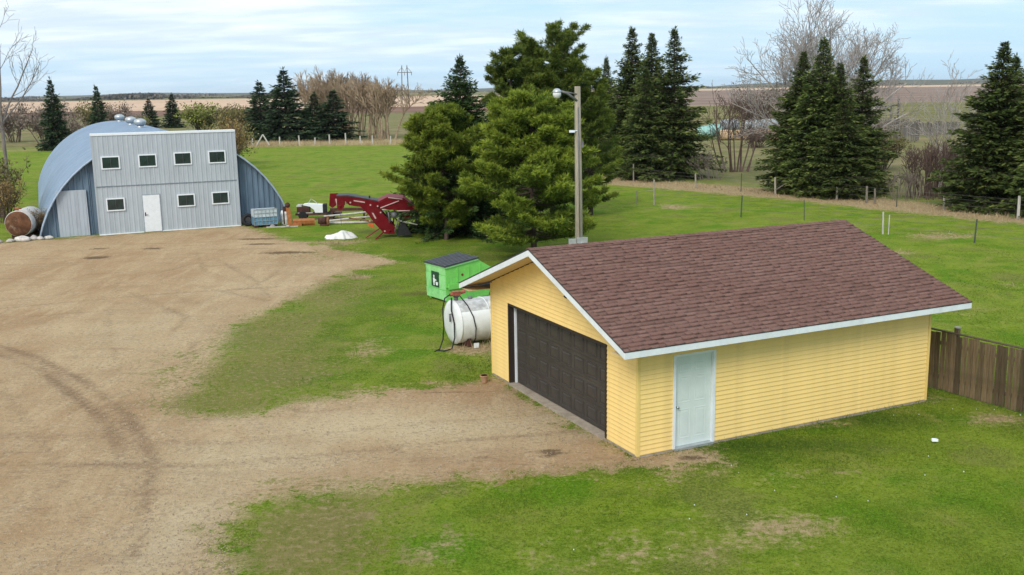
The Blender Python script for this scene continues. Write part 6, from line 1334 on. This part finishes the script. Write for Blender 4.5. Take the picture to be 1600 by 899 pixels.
# white daisies / litter flecks in the lawn
fr = np.random.default_rng(12); fl = MB()
for k in range(30):
    c_ = [(4.5, 18.3, 2.5, .9), (9.6, 23.6, .8, .6), (2, 16.5, 3, 1.2), (6, 20, 2.6, .6), (11, 22.6, .8, .6)][k % 5]; x, y = fr.normal(c_[0], c_[2]), fr.normal(c_[1], c_[3]); s_ = fr.uniform(.004, .010)
    ca, sa = math.cos(GTH), math.sin(GTH)
    if -(x-2.58)*sa+(y-20.2566)*ca > -0.3 and (x-2.58)*ca+(y-20.2566)*sa > -.3: continue
    if y > 19.3-0.02*x and x < 4: continue
    fl.hexa([(x-s_, y-s_, .03), (x+s_, y-s_, .03), (x+s_, y+s_, .03), (x-s_, y+s_, .03), (x-s_*.7, y-s_*.7, .045), (x+s_*.7, y-s_*.7, .05), (x+s_*.7, y+s_*.7, .045), (x-s_*.7, y+s_*.7, .05)])
tag(fl.build('lawn_flowers', white_m), 'tiny white flowers scattered in the lawn', 'flowers', kind='stuff')
# loose pebbles on the driveway
def pebbles(n_, seed):
    rng = np.random.default_rng(seed); u = rng.random(n_*3); y = 1/(1/14+(1/34-1/14)*u); x = rng.uniform(-1, 1, n_*3)*(0.56*y+1); D_ = fields(x, y); k = (D_[0] > 0.0) & (rng.random(x.shape) < np.clip(1.1-D_[0]*0.25, 0.15, 1)); x = x[k][:n_]; y = y[k][:n_]; m2 = len(x)
    ca, sa = math.cos(GTH), math.sin(GTH); s_ = rng.uniform(.005, .013, m2)
    base = np.array([(-1, -.7, 0), (1, -.8, 0), (.8, .9, 0), (-.9, .8, 0), (-.6, -.5, .8), (.6, -.4, .9), (.5, .6, .8), (-.5, .5, 1)])
    V_ = (base[None]*s_[:, None, None]); a = rng.uniform(0, 6.28, m2); c, s2 = np.cos(a)[:, None], np.sin(a)[:, None]
    V_ = np.stack([V_[:, :, 0]*c-V_[:, :, 1]*s2+x[:, None], V_[:, :, 0]*s2+V_[:, :, 1]*c+y[:, None], V_[:, :, 2]+0.004], -1)
    F_ = (np.arange(m2)*8)[:, None, None]+np.array([(4, 5, 6, 7), (0, 1, 5, 4), (1, 2, 6, 5), (2, 3, 7, 6), (3, 0, 4, 7)])[None]
    tag(link('loose_gravel', np_mesh('loose_gravel', V_.reshape(-1, 3), F_.reshape(-1, 4), leafmat('gravel_stones', (0.24, 0.18, 0.125), (0.40, 0.30, 0.21), (0.55, 0.45, 0.34)), fattr={'tint': np.repeat(rng.random(m2), 5)})), 'loose gravel stones scattered over the yard', 'gravel', kind='stuff')
pebbles(14000, 15)

# ================================================================== HAZE
hm = bpy.data.materials.new('haze'); hm.use_nodes = True; ht = NT(hm.node_tree); ht.n.clear()
ho = ht.node('ShaderNodeOutputMaterial'); hv = ht.node('ShaderNodeVolumePrincipled'); ht.link(hv.outputs[0], ho.inputs['Volume'])
hv.inputs['Color'].default_value = (0.80, 0.91, 1.0, 1); hv.inputs['Density'].default_value = 0.00005; hv.inputs['Anisotropy'].default_value = 0.2
hb = MB(); hb.box(-8300, -60, -1.5, 8300, 8300, 45); tag(hb.build('haze', hm), kind='stuff')
